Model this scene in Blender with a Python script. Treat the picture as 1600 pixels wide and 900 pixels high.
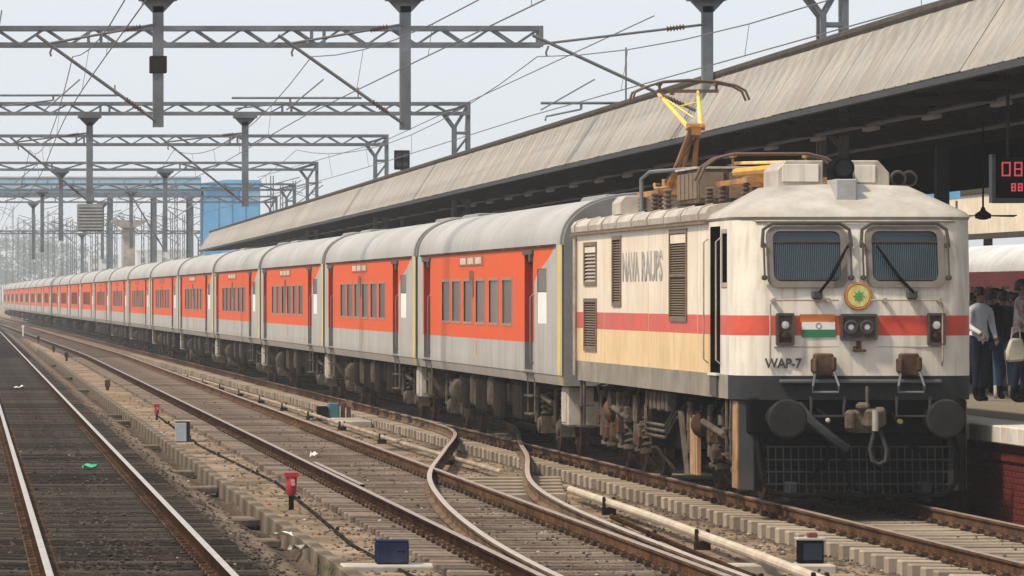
import bpy, bmesh, math, random
from mathutils import Vector, Matrix, noise
R = math.radians
random.seed(7)
S = bpy.context.scene
for o in list(bpy.data.objects): bpy.data.objects.remove(o)
COL = S.collection

# ------------------------------------------------------------------ camera
FPX, VPX, HOR, CZ = 8204.0, -130.0, 464.0, 2.6      # long lens, track vanishing point, horizon, eye height
cd = bpy.data.cameras.new('camera'); cam = bpy.data.objects.new('camera', cd); COL.objects.link(cam)
cd.sensor_width = 36; cd.lens = FPX/1600*36; cd.shift_x = (800-VPX)/1600; cd.shift_y = (HOR-450)/1600
cd.clip_start = .5; cd.clip_end = 9000
cam.location = (0, 0, CZ); cam.rotation_euler = (R(90), 0, 0)
S.camera = cam
# ------------------------------------------------------------------ sky and sun
SUN_EL, SUN_AZ = R(53), R(247)       # azimuth from +Y clockwise: the sun stands to the left, a little behind the camera
W = bpy.data.worlds.new('World'); S.world = W; W.use_nodes = True
nt = W.node_tree; nt.nodes.clear()
sky = nt.nodes.new('ShaderNodeTexSky'); sky.sky_type = 'NISHITA'; sky.sun_disc = False
sky.sun_elevation = SUN_EL; sky.sun_rotation = SUN_AZ
sky.air_density = 1.0; sky.dust_density = 6.0; sky.ozone_density = 1.0
hs = nt.nodes.new('ShaderNodeMixRGB'); hs.inputs[0].default_value = .75; hs.inputs[2].default_value = (7.7, 8.25, 8.8, 1)  # thin even cloud
bg = nt.nodes.new('ShaderNodeBackground'); bg.inputs[1].default_value = .1
wo = nt.nodes.new('ShaderNodeOutputWorld')
nt.links.new(sky.outputs[0], hs.inputs[1]); nt.links.new(hs.outputs[0], bg.inputs[0]); nt.links.new(bg.outputs[0], wo.inputs[0])
sd = bpy.data.lights.new('sun', 'SUN'); sd.energy = 3.35; sd.angle = R(5); sd.color = (1, .86, .66)
sun = bpy.data.objects.new('sun', sd); COL.objects.link(sun)
dv = Vector((math.sin(SUN_AZ)*math.cos(SUN_EL), math.cos(SUN_AZ)*math.cos(SUN_EL), math.sin(SUN_EL)))
sun.rotation_euler = dv.to_track_quat('Z', 'Y').to_euler(); sun.location = (-30, 20, 40)
S.view_settings.view_transform = 'Standard'; S.view_settings.look = 'None'; S.view_settings.gamma = 1
S.view_settings.exposure = 0.42; S.view_settings.use_curve_mapping = False
S.render.engine = 'CYCLES'
S.cycles.max_bounces = 6; S.cycles.diffuse_bounces = 3; S.cycles.glossy_bounces = 2; S.cycles.transmission_bounces = 2

# ------------------------------------------------------------------ helpers
def gp(x, y, z=-.3):
    """photo pixel on the horizontal plane z -> world X, Y"""
    Y = FPX*(CZ-z)/(y-HOR); return (x-VPX)*Y/FPX, Y
def at(x, Y, y=None):
    X = (x-VPX)*Y/FPX
    return X if y is None else (X, CZ-(y-HOR)*Y/FPX)

MATS = {}
def mat(name, col, rough=.7, var=.25, scale=6.0, bump=0.0, metal=0.0, col2=None, streak=None, emit=None, spec=.4, stretch=(1, 1, 1), bscale=None, amt=.5):
    """procedural surface: base colour broken up by two noises, optional second colour patches, vertical streaks and relief"""
    if name in MATS: return MATS[name]
    m = bpy.data.materials.new(name); m.use_nodes = True; MATS[name] = m
    n = m.node_tree; N = n.nodes; L = n.links; b = N['Principled BSDF']
    b.inputs['Roughness'].default_value = rough; b.inputs['Metallic'].default_value = metal
    b.inputs['Specular IOR Level'].default_value = 0 if rough >= .74 else spec      # dusty surfaces have no sheen
    tc = N.new('ShaderNodeTexCoord'); mp = N.new('ShaderNodeMapping'); mp.inputs['Scale'].default_value = stretch
    L.new(tc.outputs['Object'], mp.inputs[0])
    nz = N.new('ShaderNodeTexNoise'); nz.inputs['Scale'].default_value = scale; nz.inputs['Detail'].default_value = 6; nz.inputs['Roughness'].default_value = .65
    L.new(mp.outputs[0], nz.inputs[0])
    mr = N.new('ShaderNodeMapRange'); mr.inputs[1].default_value = .3; mr.inputs[2].default_value = .7
    mr.inputs[3].default_value = 1-var; mr.inputs[4].default_value = 1+var*.5
    L.new(nz.outputs[0], mr.inputs[0])
    base = N.new('ShaderNodeMixRGB'); base.blend_type = 'MIX'; base.inputs[0].default_value = 0
    base.inputs[1].default_value = (*col, 1); base.inputs[2].default_value = (*(col2 or col), 1)
    if col2:
        n2 = N.new('ShaderNodeTexNoise'); n2.inputs['Scale'].default_value = scale*.23; n2.inputs['Detail'].default_value = 5
        L.new(mp.outputs[0], n2.inputs[0])
        m2 = N.new('ShaderNodeMapRange'); m2.inputs[1].default_value = amt-.1; m2.inputs[2].default_value = amt+.15
        L.new(n2.outputs[0], m2.inputs[0]); L.new(m2.outputs[0], base.inputs[0])
    mul = N.new('ShaderNodeMixRGB'); mul.blend_type = 'MULTIPLY'; mul.inputs[0].default_value = 1
    L.new(base.outputs[0], mul.inputs[1]); L.new(mr.outputs[0], mul.inputs[2])
    out = mul.outputs[0]
    if streak:
        sc, k, sz = streak
        mp2 = N.new('ShaderNodeMapping'); mp2.inputs['Scale'].default_value = (sz, sz, sz*.06); L.new(tc.outputs['Object'], mp2.inputs[0])
        n3 = N.new('ShaderNodeTexNoise'); n3.inputs['Scale'].default_value = 1; n3.inputs['Detail'].default_value = 4; L.new(mp2.outputs[0], n3.inputs[0])
        m3 = N.new('ShaderNodeMapRange'); m3.inputs[1].default_value = .48; m3.inputs[2].default_value = .75; m3.inputs[4].default_value = k
        L.new(n3.outputs[0], m3.inputs[0])
        mx = N.new('ShaderNodeMixRGB'); mx.inputs[2].default_value = (*sc, 1); L.new(m3.outputs[0], mx.inputs[0]); L.new(out, mx.inputs[1]); out = mx.outputs[0]
    L.new(out, b.inputs['Base Color'])
    if bump:
        nb = N.new('ShaderNodeTexNoise'); nb.inputs['Scale'].default_value = bscale or scale*3; nb.inputs['Detail'].default_value = 5
        L.new(tc.outputs['Object'], nb.inputs[0])
        bp = N.new('ShaderNodeBump'); bp.inputs['Strength'].default_value = 1; bp.inputs['Distance'].default_value = bump
        L.new(nb.outputs[0], bp.inputs['Height']); L.new(bp.outputs[0], b.inputs['Normal'])
    if emit:
        b.inputs['Emission Color'].default_value = (*emit[0], 1); b.inputs['Emission Strength'].default_value = emit[1]
    return m

class MB:
    def __init__(s): s.v, s.f, s.m = [], [], []
    def add(s, v, f, mi=0):
        k = len(s.v); s.v += [tuple(p) for p in v]; s.f += [tuple(i+k for i in q) for q in f]; s.m += [mi]*len(f); return s
    def box(s, x0, x1, y0, y1, z0, z1, mi=0):
        return s.add([(x0,y0,z0),(x1,y0,z0),(x1,y1,z0),(x0,y1,z0),(x0,y0,z1),(x1,y0,z1),(x1,y1,z1),(x0,y1,z1)],
                     [(0,3,2,1),(4,5,6,7),(0,1,5,4),(1,2,6,5),(2,3,7,6),(3,0,4,7)], mi)
    def cbox(s, c, d, mi=0): return s.box(c[0]-d[0]/2, c[0]+d[0]/2, c[1]-d[1]/2, c[1]+d[1]/2, c[2]-d[2]/2, c[2]+d[2]/2, mi)
    def path(s, pts, r, n=8, mi=0, cap=True, rads=None):
        pts = [Vector(p) for p in pts]; vs, fs = [], []; up = None
        for i, p in enumerate(pts):
            t = (pts[min(i+1, len(pts)-1)]-pts[max(i-1, 0)]).normalized()
            if up is None:
                up = Vector((0, 0, 1)) if abs(t.z) < .9 else Vector((0, 1, 0))
            a = t.cross(up).normalized(); b = a.cross(t).normalized(); up = b
            rr = rads[i] if rads else r
            for k in range(n):
                g = 2*math.pi*k/n; vs.append(p+a*math.cos(g)*rr+b*math.sin(g)*rr)
        for i in range(len(pts)-1):
            for k in range(n):
                fs.append((i*n+k, i*n+(k+1) % n, (i+1)*n+(k+1) % n, (i+1)*n+k))
        if cap: fs += [tuple(range(n))[::-1], tuple(range((len(pts)-1)*n, len(pts)*n))]
        return s.add(vs, fs, mi)
    def tube(s, p, q, r, n=8, mi=0, r2=None): return s.path([p, q], r, n, mi, True, [r, r if r2 is None else r2])
    def bar(s, p, q, w, h=None, mi=0):
        """square bar"""
        p, q = Vector(p), Vector(q); h = h or w; t = (q-p).normalized()
        up = Vector((0, 0, 1)) if abs(t.z) < .95 else Vector((0, 1, 0))
        a = t.cross(up).normalized()*w/2; b = a.cross(t).normalized()*h/2
        vs = [p-a-b, p+a-b, p+a+b, p-a+b, q-a-b, q+a-b, q+a+b, q-a+b]
        return s.add(vs, [(0,1,2,3),(4,7,6,5),(0,4,5,1),(1,5,6,2),(2,6,7,3),(3,7,4,0)], mi)
    def prism(s, prof, a, b, axis='y', mi=0):
        """closed profile (u, z) pushed along an axis; axis y: u is x, axis x: u is y, axis z: prof is (x, y)"""
        n = len(prof)
        def P(u, w, t): return {'y': (u, t, w), 'x': (t, u, w), 'z': (u, w, t)}[axis]
        vs = [P(u, w, a) for u, w in prof]+[P(u, w, b) for u, w in prof]
        fs = [(i, (i+1) % n, n+(i+1) % n, n+i) for i in range(n)]+[tuple(range(n))[::-1], tuple(range(n, 2*n))]
        return s.add(vs, fs, mi)
    def lathe(s, c, axis, prof, n=20, mi=0):
        """prof: (distance along axis, radius)"""
        ax = Vector(axis).normalized(); u = Vector((0, 0, 1)) if abs(ax.z) < .9 else Vector((1, 0, 0))
        a = ax.cross(u).normalized(); b = a.cross(ax); c = Vector(c); vs, fs = [], []
        for d, r in prof:
            for k in range(n):
                g = 2*math.pi*k/n; vs.append(c+ax*d+(a*math.cos(g)+b*math.sin(g))*max(r, 1e-4))
        for i in range(len(prof)-1):
            for k in range(n): fs.append((i*n+k, i*n+(k+1) % n, (i+1)*n+(k+1) % n, (i+1)*n+k))
        fs += [tuple(range(n))[::-1], tuple(range((len(prof)-1)*n, len(prof)*n))]
        return s.add(vs, fs, mi)
    def spring(s, c, r, z0, z1, turns, w, n=6, mi=0):
        pts = []; k = int(turns*10)
        for i in range(k+1):
            g = i/10*2*math.pi; pts.append((c[0]+r*math.cos(g), c[1]+r*math.sin(g), z0+(z1-z0)*i/k))
        return s.path(pts, w, n, mi)
    def wall(s, x, y0, y1, z0, z1, holes=(), inward=1, mi=0, jm=0, ys=(), zs=(), extra=()):
        """wall in the plane x with rectangular openings (ya, yb, za, zb, depth) that have jambs"""
        nd = len(holes); holes = list(holes)+list(extra)
        Yl = sorted(set([y0, y1]+[h[0] for h in holes]+[h[1] for h in holes]+list(ys)))
        Zl = sorted(set([z0, z1]+[h[2] for h in holes]+[h[3] for h in holes]+list(zs)))
        for i in range(len(Yl)-1):
            for j in range(len(Zl)-1):
                cy, cz = (Yl[i]+Yl[i+1])/2, (Zl[j]+Zl[j+1])/2
                if any(h[0] < cy < h[1] and h[2] < cz < h[3] for h in holes): continue
                q = [(x, Yl[i], Zl[j]), (x, Yl[i+1], Zl[j]), (x, Yl[i+1], Zl[j+1]), (x, Yl[i], Zl[j+1])]
                s.add(q if inward < 0 else q[::-1], [(0, 1, 2, 3)], mi)
        for hi, h in enumerate(holes):
            a, b, c, d, dep = h[:5]; jmat = jm if hi < nd else mi; X2 = x+inward*dep
            for q in ([(x,a,c),(x,b,c),(X2,b,c),(X2,a,c)], [(x,a,d),(x,b,d),(X2,b,d),(X2,a,d)],
                      [(x,a,c),(x,a,d),(X2,a,d),(X2,a,c)], [(x,b,c),(x,b,d),(X2,b,d),(X2,b,c)]):
                if hi >= nd and q[0][1] == q[1][1]:                     # upright door jamb: red above the waist, grey below
                    yy = q[0][1]
                    s.add([(x, yy, 1.85), (x, yy, d), (X2, yy, d), (X2, yy, 1.85)], [(0, 1, 2, 3)], 2); s.add([(x, yy, c), (x, yy, 1.85), (X2, yy, 1.85), (X2, yy, c)], [(0, 1, 2, 3)], 3)
                else: s.add(q, [(0, 1, 2, 3)], jmat)
        return s
    def mesh(s, name, mats, bevel=0, smooth=35):
        me = bpy.data.meshes.new(name); me.from_pydata(s.v, [], s.f)
        for m in (mats if isinstance(mats, (list, tuple)) else [mats]): me.materials.append(m)
        me.polygons.foreach_set('material_index', s.m)
        bm = bmesh.new(); bm.from_mesh(me)
        bmesh.ops.remove_doubles(bm, verts=bm.verts, dist=1e-5)
        if bevel:
            es = [e for e in bm.edges if len(e.link_faces) == 2 and e.calc_face_angle(0) > R(40)]
            if es: bmesh.ops.bevel(bm, geom=es, offset=bevel, segments=1, affect='EDGES', clamp_overlap=True)
        bmesh.ops.recalc_face_normals(bm, faces=bm.faces)
        bm.to_mesh(me); bm.free()
        if smooth:
            me.shade_smooth(); me.set_sharp_from_angle(angle=R(smooth))
        return me
    def build(s, name, mats, parent=None, bevel=0, smooth=35, loc=None):
        return link(name, s.mesh(name, mats, bevel, smooth), parent, loc)
def link(name, me, parent=None, loc=None):
    o = bpy.data.objects.new(name, me); COL.objects.link(o)
    if parent: o.parent = parent
    if loc: o.location = loc
    return o
def tag(o, label=None, cat=None, group=None, kind=None):
    if label: o['label'] = label
    if cat: o['category'] = cat
    if group: o['group'] = group
    if kind: o['kind'] = kind
    return o
def thing(name, loc, label, cat, group=None, rz=0):
    o = bpy.data.objects.new(name, None); COL.objects.link(o); o.location = loc; o.rotation_euler.z = rz
    o.empty_display_size = .3
    return tag(o, label, cat, group)
KIDS = {}
def copy_tree(o, parent=None, skip=()):
    c = o.copy(); COL.objects.link(c); c.parent = parent
    for ch in list(o.children):
        if ch.name.split('.')[0] in skip: continue
        copy_tree(ch, c, skip)
    return c
def text_mesh(txt, size, font_w=1.0, depth=.004):
    cu = bpy.data.curves.new('lettering', 'FONT'); cu.body = txt; cu.size = size; cu.extrude = depth; cu.offset = size*.028; cu.resolution_u = 3
    t = bpy.data.objects.new('lettering_tmp', cu); COL.objects.link(t)
    me = bpy.data.meshes.new_from_object(t.evaluated_get(bpy.context.evaluated_depsgraph_get()))
    bpy.data.objects.remove(t)
    xs = [v.co.x for v in me.vertices]; x0 = min(xs)
    for v in me.vertices: v.co.x = (v.co.x-x0)*font_w
    return me
def put_text(name, txt, size, m, parent, loc, rot, width=None, depth=.004):
    me = text_mesh(txt, size, 1, depth)
    if width:
        w = max(v.co.x for v in me.vertices)
        for v in me.vertices: v.co.x *= width/w
    me.materials.append(m); o = link(name, me, parent, loc); o.rotation_euler = rot
    return o

# ------------------------------------------------------------------ materials
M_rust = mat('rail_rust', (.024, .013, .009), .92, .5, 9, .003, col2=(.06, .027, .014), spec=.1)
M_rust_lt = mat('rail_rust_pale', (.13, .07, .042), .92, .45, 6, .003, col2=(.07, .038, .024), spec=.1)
M_steel = mat('rail_head', (.46, .41, .365), .42, .3, 3, metal=.45)
M_steel_dull = mat('rail_head_dull', (.3, .23, .19), .5, .3, 4, metal=.3)
M_slp_dark = mat('sleeper_oily', (.058, .048, .042), .9, .5, 5, .004, col2=(.034, .028, .024), spec=.15)
M_slp = mat('sleeper_concrete', (.21, .165, .135), .92, .4, 4, .004, col2=(.12, .094, .076), spec=.2)
M_slp_pale = mat('sleeper_concrete_pale', (.36, .3, .235), .9, .3, 4, .004, col2=(.25, .2, .16))
M_conc = mat('concrete_old', (.2, .165, .13), .94, .45, 3, .01, col2=(.1, .08, .063), streak=((.045, .036, .028), .8, 5), spec=.15)
M_conc_pale = mat('concrete_pale', (.44, .4, .35), .92, .3, 3, .005, col2=(.3, .27, .23))
M_stone = mat('ballast_stone', (.1, .08, .065), .95, .6, 7, col2=(.19, .155, .13))
M_black = mat('black_paint', (.009, .009, .0095), .78, .4, 5)
M_dark = mat('dark_equipment', (.014, .013, .013), .8, .5, 5, .004, col2=(.035, .026, .02), spec=.25)
M_gear = mat('dusty_brown_gear', (.06, .036, .025), .88, .5, 7, .006, col2=(.12, .075, .05), spec=.25)
M_gear2 = mat('dusty_grey_gear', (.13, .11, .092), .85, .5, 7, .005, col2=(.06, .047, .038))
M_tan = mat('tan_dust_plate', (.36, .22, .13), .88, .4, 4, col2=(.2, .125, .08), streak=((.08, .05, .035), .6, 8))
M_loco_white = mat('locomotive_white', (.74, .70, .63), .38, .12, 2.5, col2=(.64, .59, .51), streak=((.27, .22, .16), .5, 11), spec=.2, bump=.01, bscale=1.2)
M_loco_cream = mat('locomotive_cream', (.78, .58, .32), .4, .12, 2.5, col2=(.72, .5, .26), streak=((.33, .22, .13), .42, 11), spec=.2, bump=.01, bscale=1.2)
M_loco_upper = mat('locomotive_ivory', (.76, .68, .57), .4, .1, 2.5, col2=(.7, .6, .47), streak=((.36, .27, .18), .36, 11), spec=.2, bump=.01, bscale=1.2)
M_loco_red = mat('locomotive_red', (.62, .085, .05), .4, .15, 3, col2=(.52, .1, .07), spec=.2)
M_loco_roof = mat('locomotive_roof', (.46, .42, .37), .6, .3, 3, col2=(.36, .31, .26), streak=((.2, .16, .12), .5, 5))
M_skirt = mat('locomotive_skirt', (.27, .235, .19), .7, .3, 3, col2=(.2, .17, .14))
M_skirt_dk = mat('locomotive_skirt_dark', (.026, .028, .033), .68, .3, 3, col2=(.042, .039, .036), spec=.15)
M_louver = mat('louvre_brown', (.17, .12, .08), .7, .3, 6)
M_louver_lt = mat('louvre_grey', (.36, .3, .25), .7, .3, 6)
M_dkframe = mat('window_frame_dark', (.06, .055, .05), .6, .3, 6)
M_glass = mat('windscreen_glass', (.014, .026, .042), .12, .2, 2, spec=.6)
M_glass_c = mat('tinted_coach_glass', (.11, .085, .075), .35, .2, 1.5, spec=.3)
def vary(m, lo, hi):
    """each copy of the object gets its own brightness (blinds up or down behind tinted glass)"""
    N = m.node_tree.nodes; L = m.node_tree.links; b = N['Principled BSDF']; src = b.inputs['Base Color'].links[0].from_socket
    oi = N.new('ShaderNodeObjectInfo'); mr = N.new('ShaderNodeMapRange'); mr.inputs[3].default_value = lo; mr.inputs[4].default_value = hi
    L.new(oi.outputs['Random'], mr.inputs[0]); mx = N.new('ShaderNodeMixRGB'); mx.blend_type = 'MULTIPLY'; mx.inputs[0].default_value = 1
    L.new(src, mx.inputs[1]); L.new(mr.outputs[0], mx.inputs[2]); L.new(mx.outputs[0], b.inputs['Base Color'])
vary(M_glass_c, .3, 1.2); vary(M_slp_dark, .5, 1.7); vary(M_slp, .6, 1.35); vary(M_slp_pale, .75, 1.15)
M_white = mat('white_paint', (.78, .77, .74), .6, .15, 4)
M_grey_steel = mat('galvanised_steel', (.17, .185, .205), .55, .3, 4, metal=.3, col2=(.12, .13, .145))
M_wire = mat('wire', (.14, .14, .145), .6, .2, 3, metal=.3)
M_insul = mat('insulator_brown', (.1, .065, .05), .35, .3, 5)
M_canopy = mat('canopy_sheet', (.315, .305, .292), .8, .24, 2.2, col2=(.25, .24, .228), streak=((.2, .17, .145), .5, 5), bump=.004)
M_canopy2 = mat('canopy_sheet_weathered', (.3, .28, .262), .8, .22, 2.2, col2=(.24, .222, .205), streak=((.18, .15, .13), .5, 6), bump=.004)
M_canopy3 = mat('canopy_sheet_grey', (.34, .32, .3), .78, .22, 2.2, col2=(.28, .26, .235), streak=((.19, .17, .15), .5, 6), bump=.004)
M_trim = mat('canopy_gutter', (.075, .068, .06), .8, .35, 3)
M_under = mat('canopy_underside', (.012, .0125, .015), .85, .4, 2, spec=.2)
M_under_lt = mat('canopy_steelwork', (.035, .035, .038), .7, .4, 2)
M_plat = mat('platform_floor', (.27, .235, .205), .85, .3, 2, col2=(.2, .175, .15))
M_coping = mat('platform_coping', (.62, .59, .54), .85, .25, 3, col2=(.42, .38, .34))
M_brick = mat('platform_brick', (.15, .03, .027), .9, .45, 8, .006, col2=(.07, .02, .018))
M_yellow = mat('yellow_paint', (.55, .36, .09), .55, .2, 5, col2=(.5, .27, .05))
M_orange_arm = mat('pantograph_arm', (.4, .18, .045), .7, .4, 7, col2=(.22, .11, .05))
M_yellow_arm = mat('pantograph_upper_arm', (.78, .6, .14), .55, .2, 7, col2=(.74, .45, .2))
M_pan = mat('pantograph_head', (.12, .075, .055), .6, .3, 7)
M_blue = mat('blue_box', (.011, .018, .062), .75, .45, 4, col2=(.04, .045, .07))
M_blue2 = mat('blue_cladding', (.10, .34, .62), .6, .2, .5, col2=(.16, .42, .68), streak=((.25, .42, .55), .4, 1))
M_bluegrey = mat('bluegrey_cladding', (.24, .42, .56), .6, .2, .5, col2=(.32, .47, .58))
M_red = mat('red_enamel', (.34, .02, .022), .5, .2, 5)
M_teal = mat('teal_paint', (.05, .16, .22), .6, .2, 5)
M_maroon = mat('maroon_paint', (.16, .035, .035), .5, .25, 2, col2=(.12, .03, .03))
M_pale_roof = mat('pale_roof', (.55, .56, .57), .6, .2, 1.5, col2=(.45, .45, .45))
M_cream_wall = mat('cream_fascia', (.72, .64, .5), .8, .15, 1.5, col2=(.62, .55, .44))
M_greyend = mat('coach_end_grey', (.2, .2, .205), .7, .25, 2, col2=(.15, .145, .14))
M_roofgrey = mat('coach_roof', (.37, .365, .36), .55, .16, 1.2, col2=(.31, .3, .285), streak=((.22, .2, .18), .35, 4))
M_rubber = mat('gangway_rubber', (.03, .03, .03), .85, .3, 4)
M_door = mat('coach_door', (.24, .02, .012), .5, .2, 3)
M_doorgrey = mat('coach_door_lower', (.13, .127, .124), .55, .2, 3)
M_lamp = mat('lamp_glass', (.5, .5, .52), .18, .35, 22, spec=.7)
M_redlens = mat('red_lens', (.02, .009, .009), .25, .2, 5)
M_led = mat('led_red', (.25, .01, .015), .5, .05, 5, emit=((1, .13, .16), .4))
M_letter_dk = mat('lettering_dark', (.06, .055, .05), .6, .2, 9)
M_letter_gr = mat('lettering_grey', (.34, .32, .3), .6, .35, 5)
M_saffron = mat('flag_saffron', (.68, .2, .06), .5, .1, 5)
M_green = mat('flag_green', (.02, .17, .075), .5, .1, 5)
M_litter_g = mat('litter_green', (.04, .4, .2), .6, .2, 6)

def coach_paint():
    m = bpy.data.materials.new('coach_paint'); m.use_nodes = True
    n = m.node_tree; N = n.nodes; L = n.links; b = N['Principled BSDF']
    b.inputs['Roughness'].default_value = .5; b.inputs['Specular IOR Level'].default_value = .08
    tc = N.new('ShaderNodeTexCoord'); sp = N.new('ShaderNodeSeparateXYZ'); L.new(tc.outputs['Object'], sp.inputs[0])
    def op(o, a, bb, cl=False):
        x = N.new('ShaderNodeMath'); x.operation = o; x.use_clamp = cl
        for i, q in enumerate((a, bb)):
            if isinstance(q, (int, float)): x.inputs[i].default_value = q
            else: L.new(q, x.inputs[i])
        return x.outputs[0]
    y, z = sp.outputs[1], sp.outputs[2]
    g = N.new('ShaderNodeMapRange'); g.interpolation_type = 'SMOOTHSTEP'
    for i, q in enumerate((2.8, 3.45, 3.72, 1.0)): g.inputs[i+1].default_value = q
    L.new(z, g.inputs[0])
    k = op('MULTIPLY', op('GREATER_THAN', z, 1.85), op('LESS_THAN', z, 3.415))
    k = op('MULTIPLY', k, op('GREATER_THAN', y, g.outputs[0])); k = op('MULTIPLY', k, op('LESS_THAN', y, 22.75))
    ye = op('MULTIPLY', op('GREATER_THAN', y, .22), op('LESS_THAN', y, .62))
    nz = N.new('ShaderNodeTexNoise'); nz.inputs['Scale'].default_value = 1.1; nz.inputs['Detail'].default_value = 6; L.new(tc.outputs['Object'], nz.inputs[0])
    def ramp(lo, hi, a, bb, src):
        r = N.new('ShaderNodeMapRange'); 
        for i, q in enumerate((lo, hi, a, bb)): r.inputs[i+1].default_value = q
        L.new(src, r.inputs[0]); return r.outputs[0]
    def mix(f, c1, c2, bt='MIX'):
        x = N.new('ShaderNodeMixRGB'); x.blend_type = bt
        for i, q in enumerate((f, c1, c2)):
            if isinstance(q, (int, float)): x.inputs[i].default_value = q
            elif isinstance(q, tuple): x.inputs[i].default_value = (*q, 1)
            else: L.new(q, x.inputs[i])
        return x.outputs[0]
    c = mix(ye, (.40, .39, .38), (.66, .5, .1))
    org = mix(ramp(.35, .65, 0, 1, nz.outputs[0]), (.72, .095, .008), (.64, .085, .018))
    c = mix(k, c, org)
    c = mix(1.0, c, ramp(.3, .7, .88, 1.06, nz.outputs[0]), 'MULTIPLY')
    mp = N.new('ShaderNodeMapping'); mp.inputs['Scale'].default_value = (7, 7, .35); L.new(tc.outputs['Object'], mp.inputs[0])
    n3 = N.new('ShaderNodeTexNoise'); n3.inputs['Scale'].default_value = 1; n3.inputs['Detail'].default_value = 4; L.new(mp.outputs[0], n3.inputs[0])
    oi = N.new('ShaderNodeObjectInfo')
    sh_ = N.new('ShaderNodeCombineXYZ'); L.new(op('MULTIPLY', oi.outputs['Random'], 40.0), sh_.inputs[1])
    L.new(sh_.outputs[0], mp.inputs['Location'])
    st = op('MULTIPLY', ramp(.46, .75, 0, .55, n3.outputs[0]), ramp(3.4, 1.2, .4, 1, z))
    st = op('MULTIPLY', st, ramp(0, 1, .6, 1.3, oi.outputs['Random']))
    bpn = N.new('ShaderNodeBump'); bpn.inputs['Distance'].default_value = .012; bpn.inputs['Strength'].default_value = .5
    L.new(nz.outputs[0], bpn.inputs['Height']); L.new(bpn.outputs[0], b.inputs['Normal'])
    c = mix(st, c, (.22, .17, .13))
    c = mix(ramp(1.55, 1.2, 0, .55, z), c, (.24, .2, .16))          # track dust along the sole bar
    L.new(c, b.inputs['Base Color']); return m
M_coach = coach_paint()

# ------------------------------------------------------------------ layout of the tracks
def off(Y):
    """the tracks on the left lean slowly towards the train's track"""
    if Y < 230: return .0095*(Y-50)
    t = min((Y-230)/160, 1); return .0095*180+.0095*160*(t-t*t/2)*.55
def offl(Y): return .0095*(Y-50)
XL, XM, XT = 2.12, 6.72, 11.70        # track centres at Y = 50: left, middle, the train's
G2 = .865                             # half the distance between rail centres
def hn(x, y, s, k=0): return noise.noise(Vector((x*s, y*s, k*7.3)))

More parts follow.
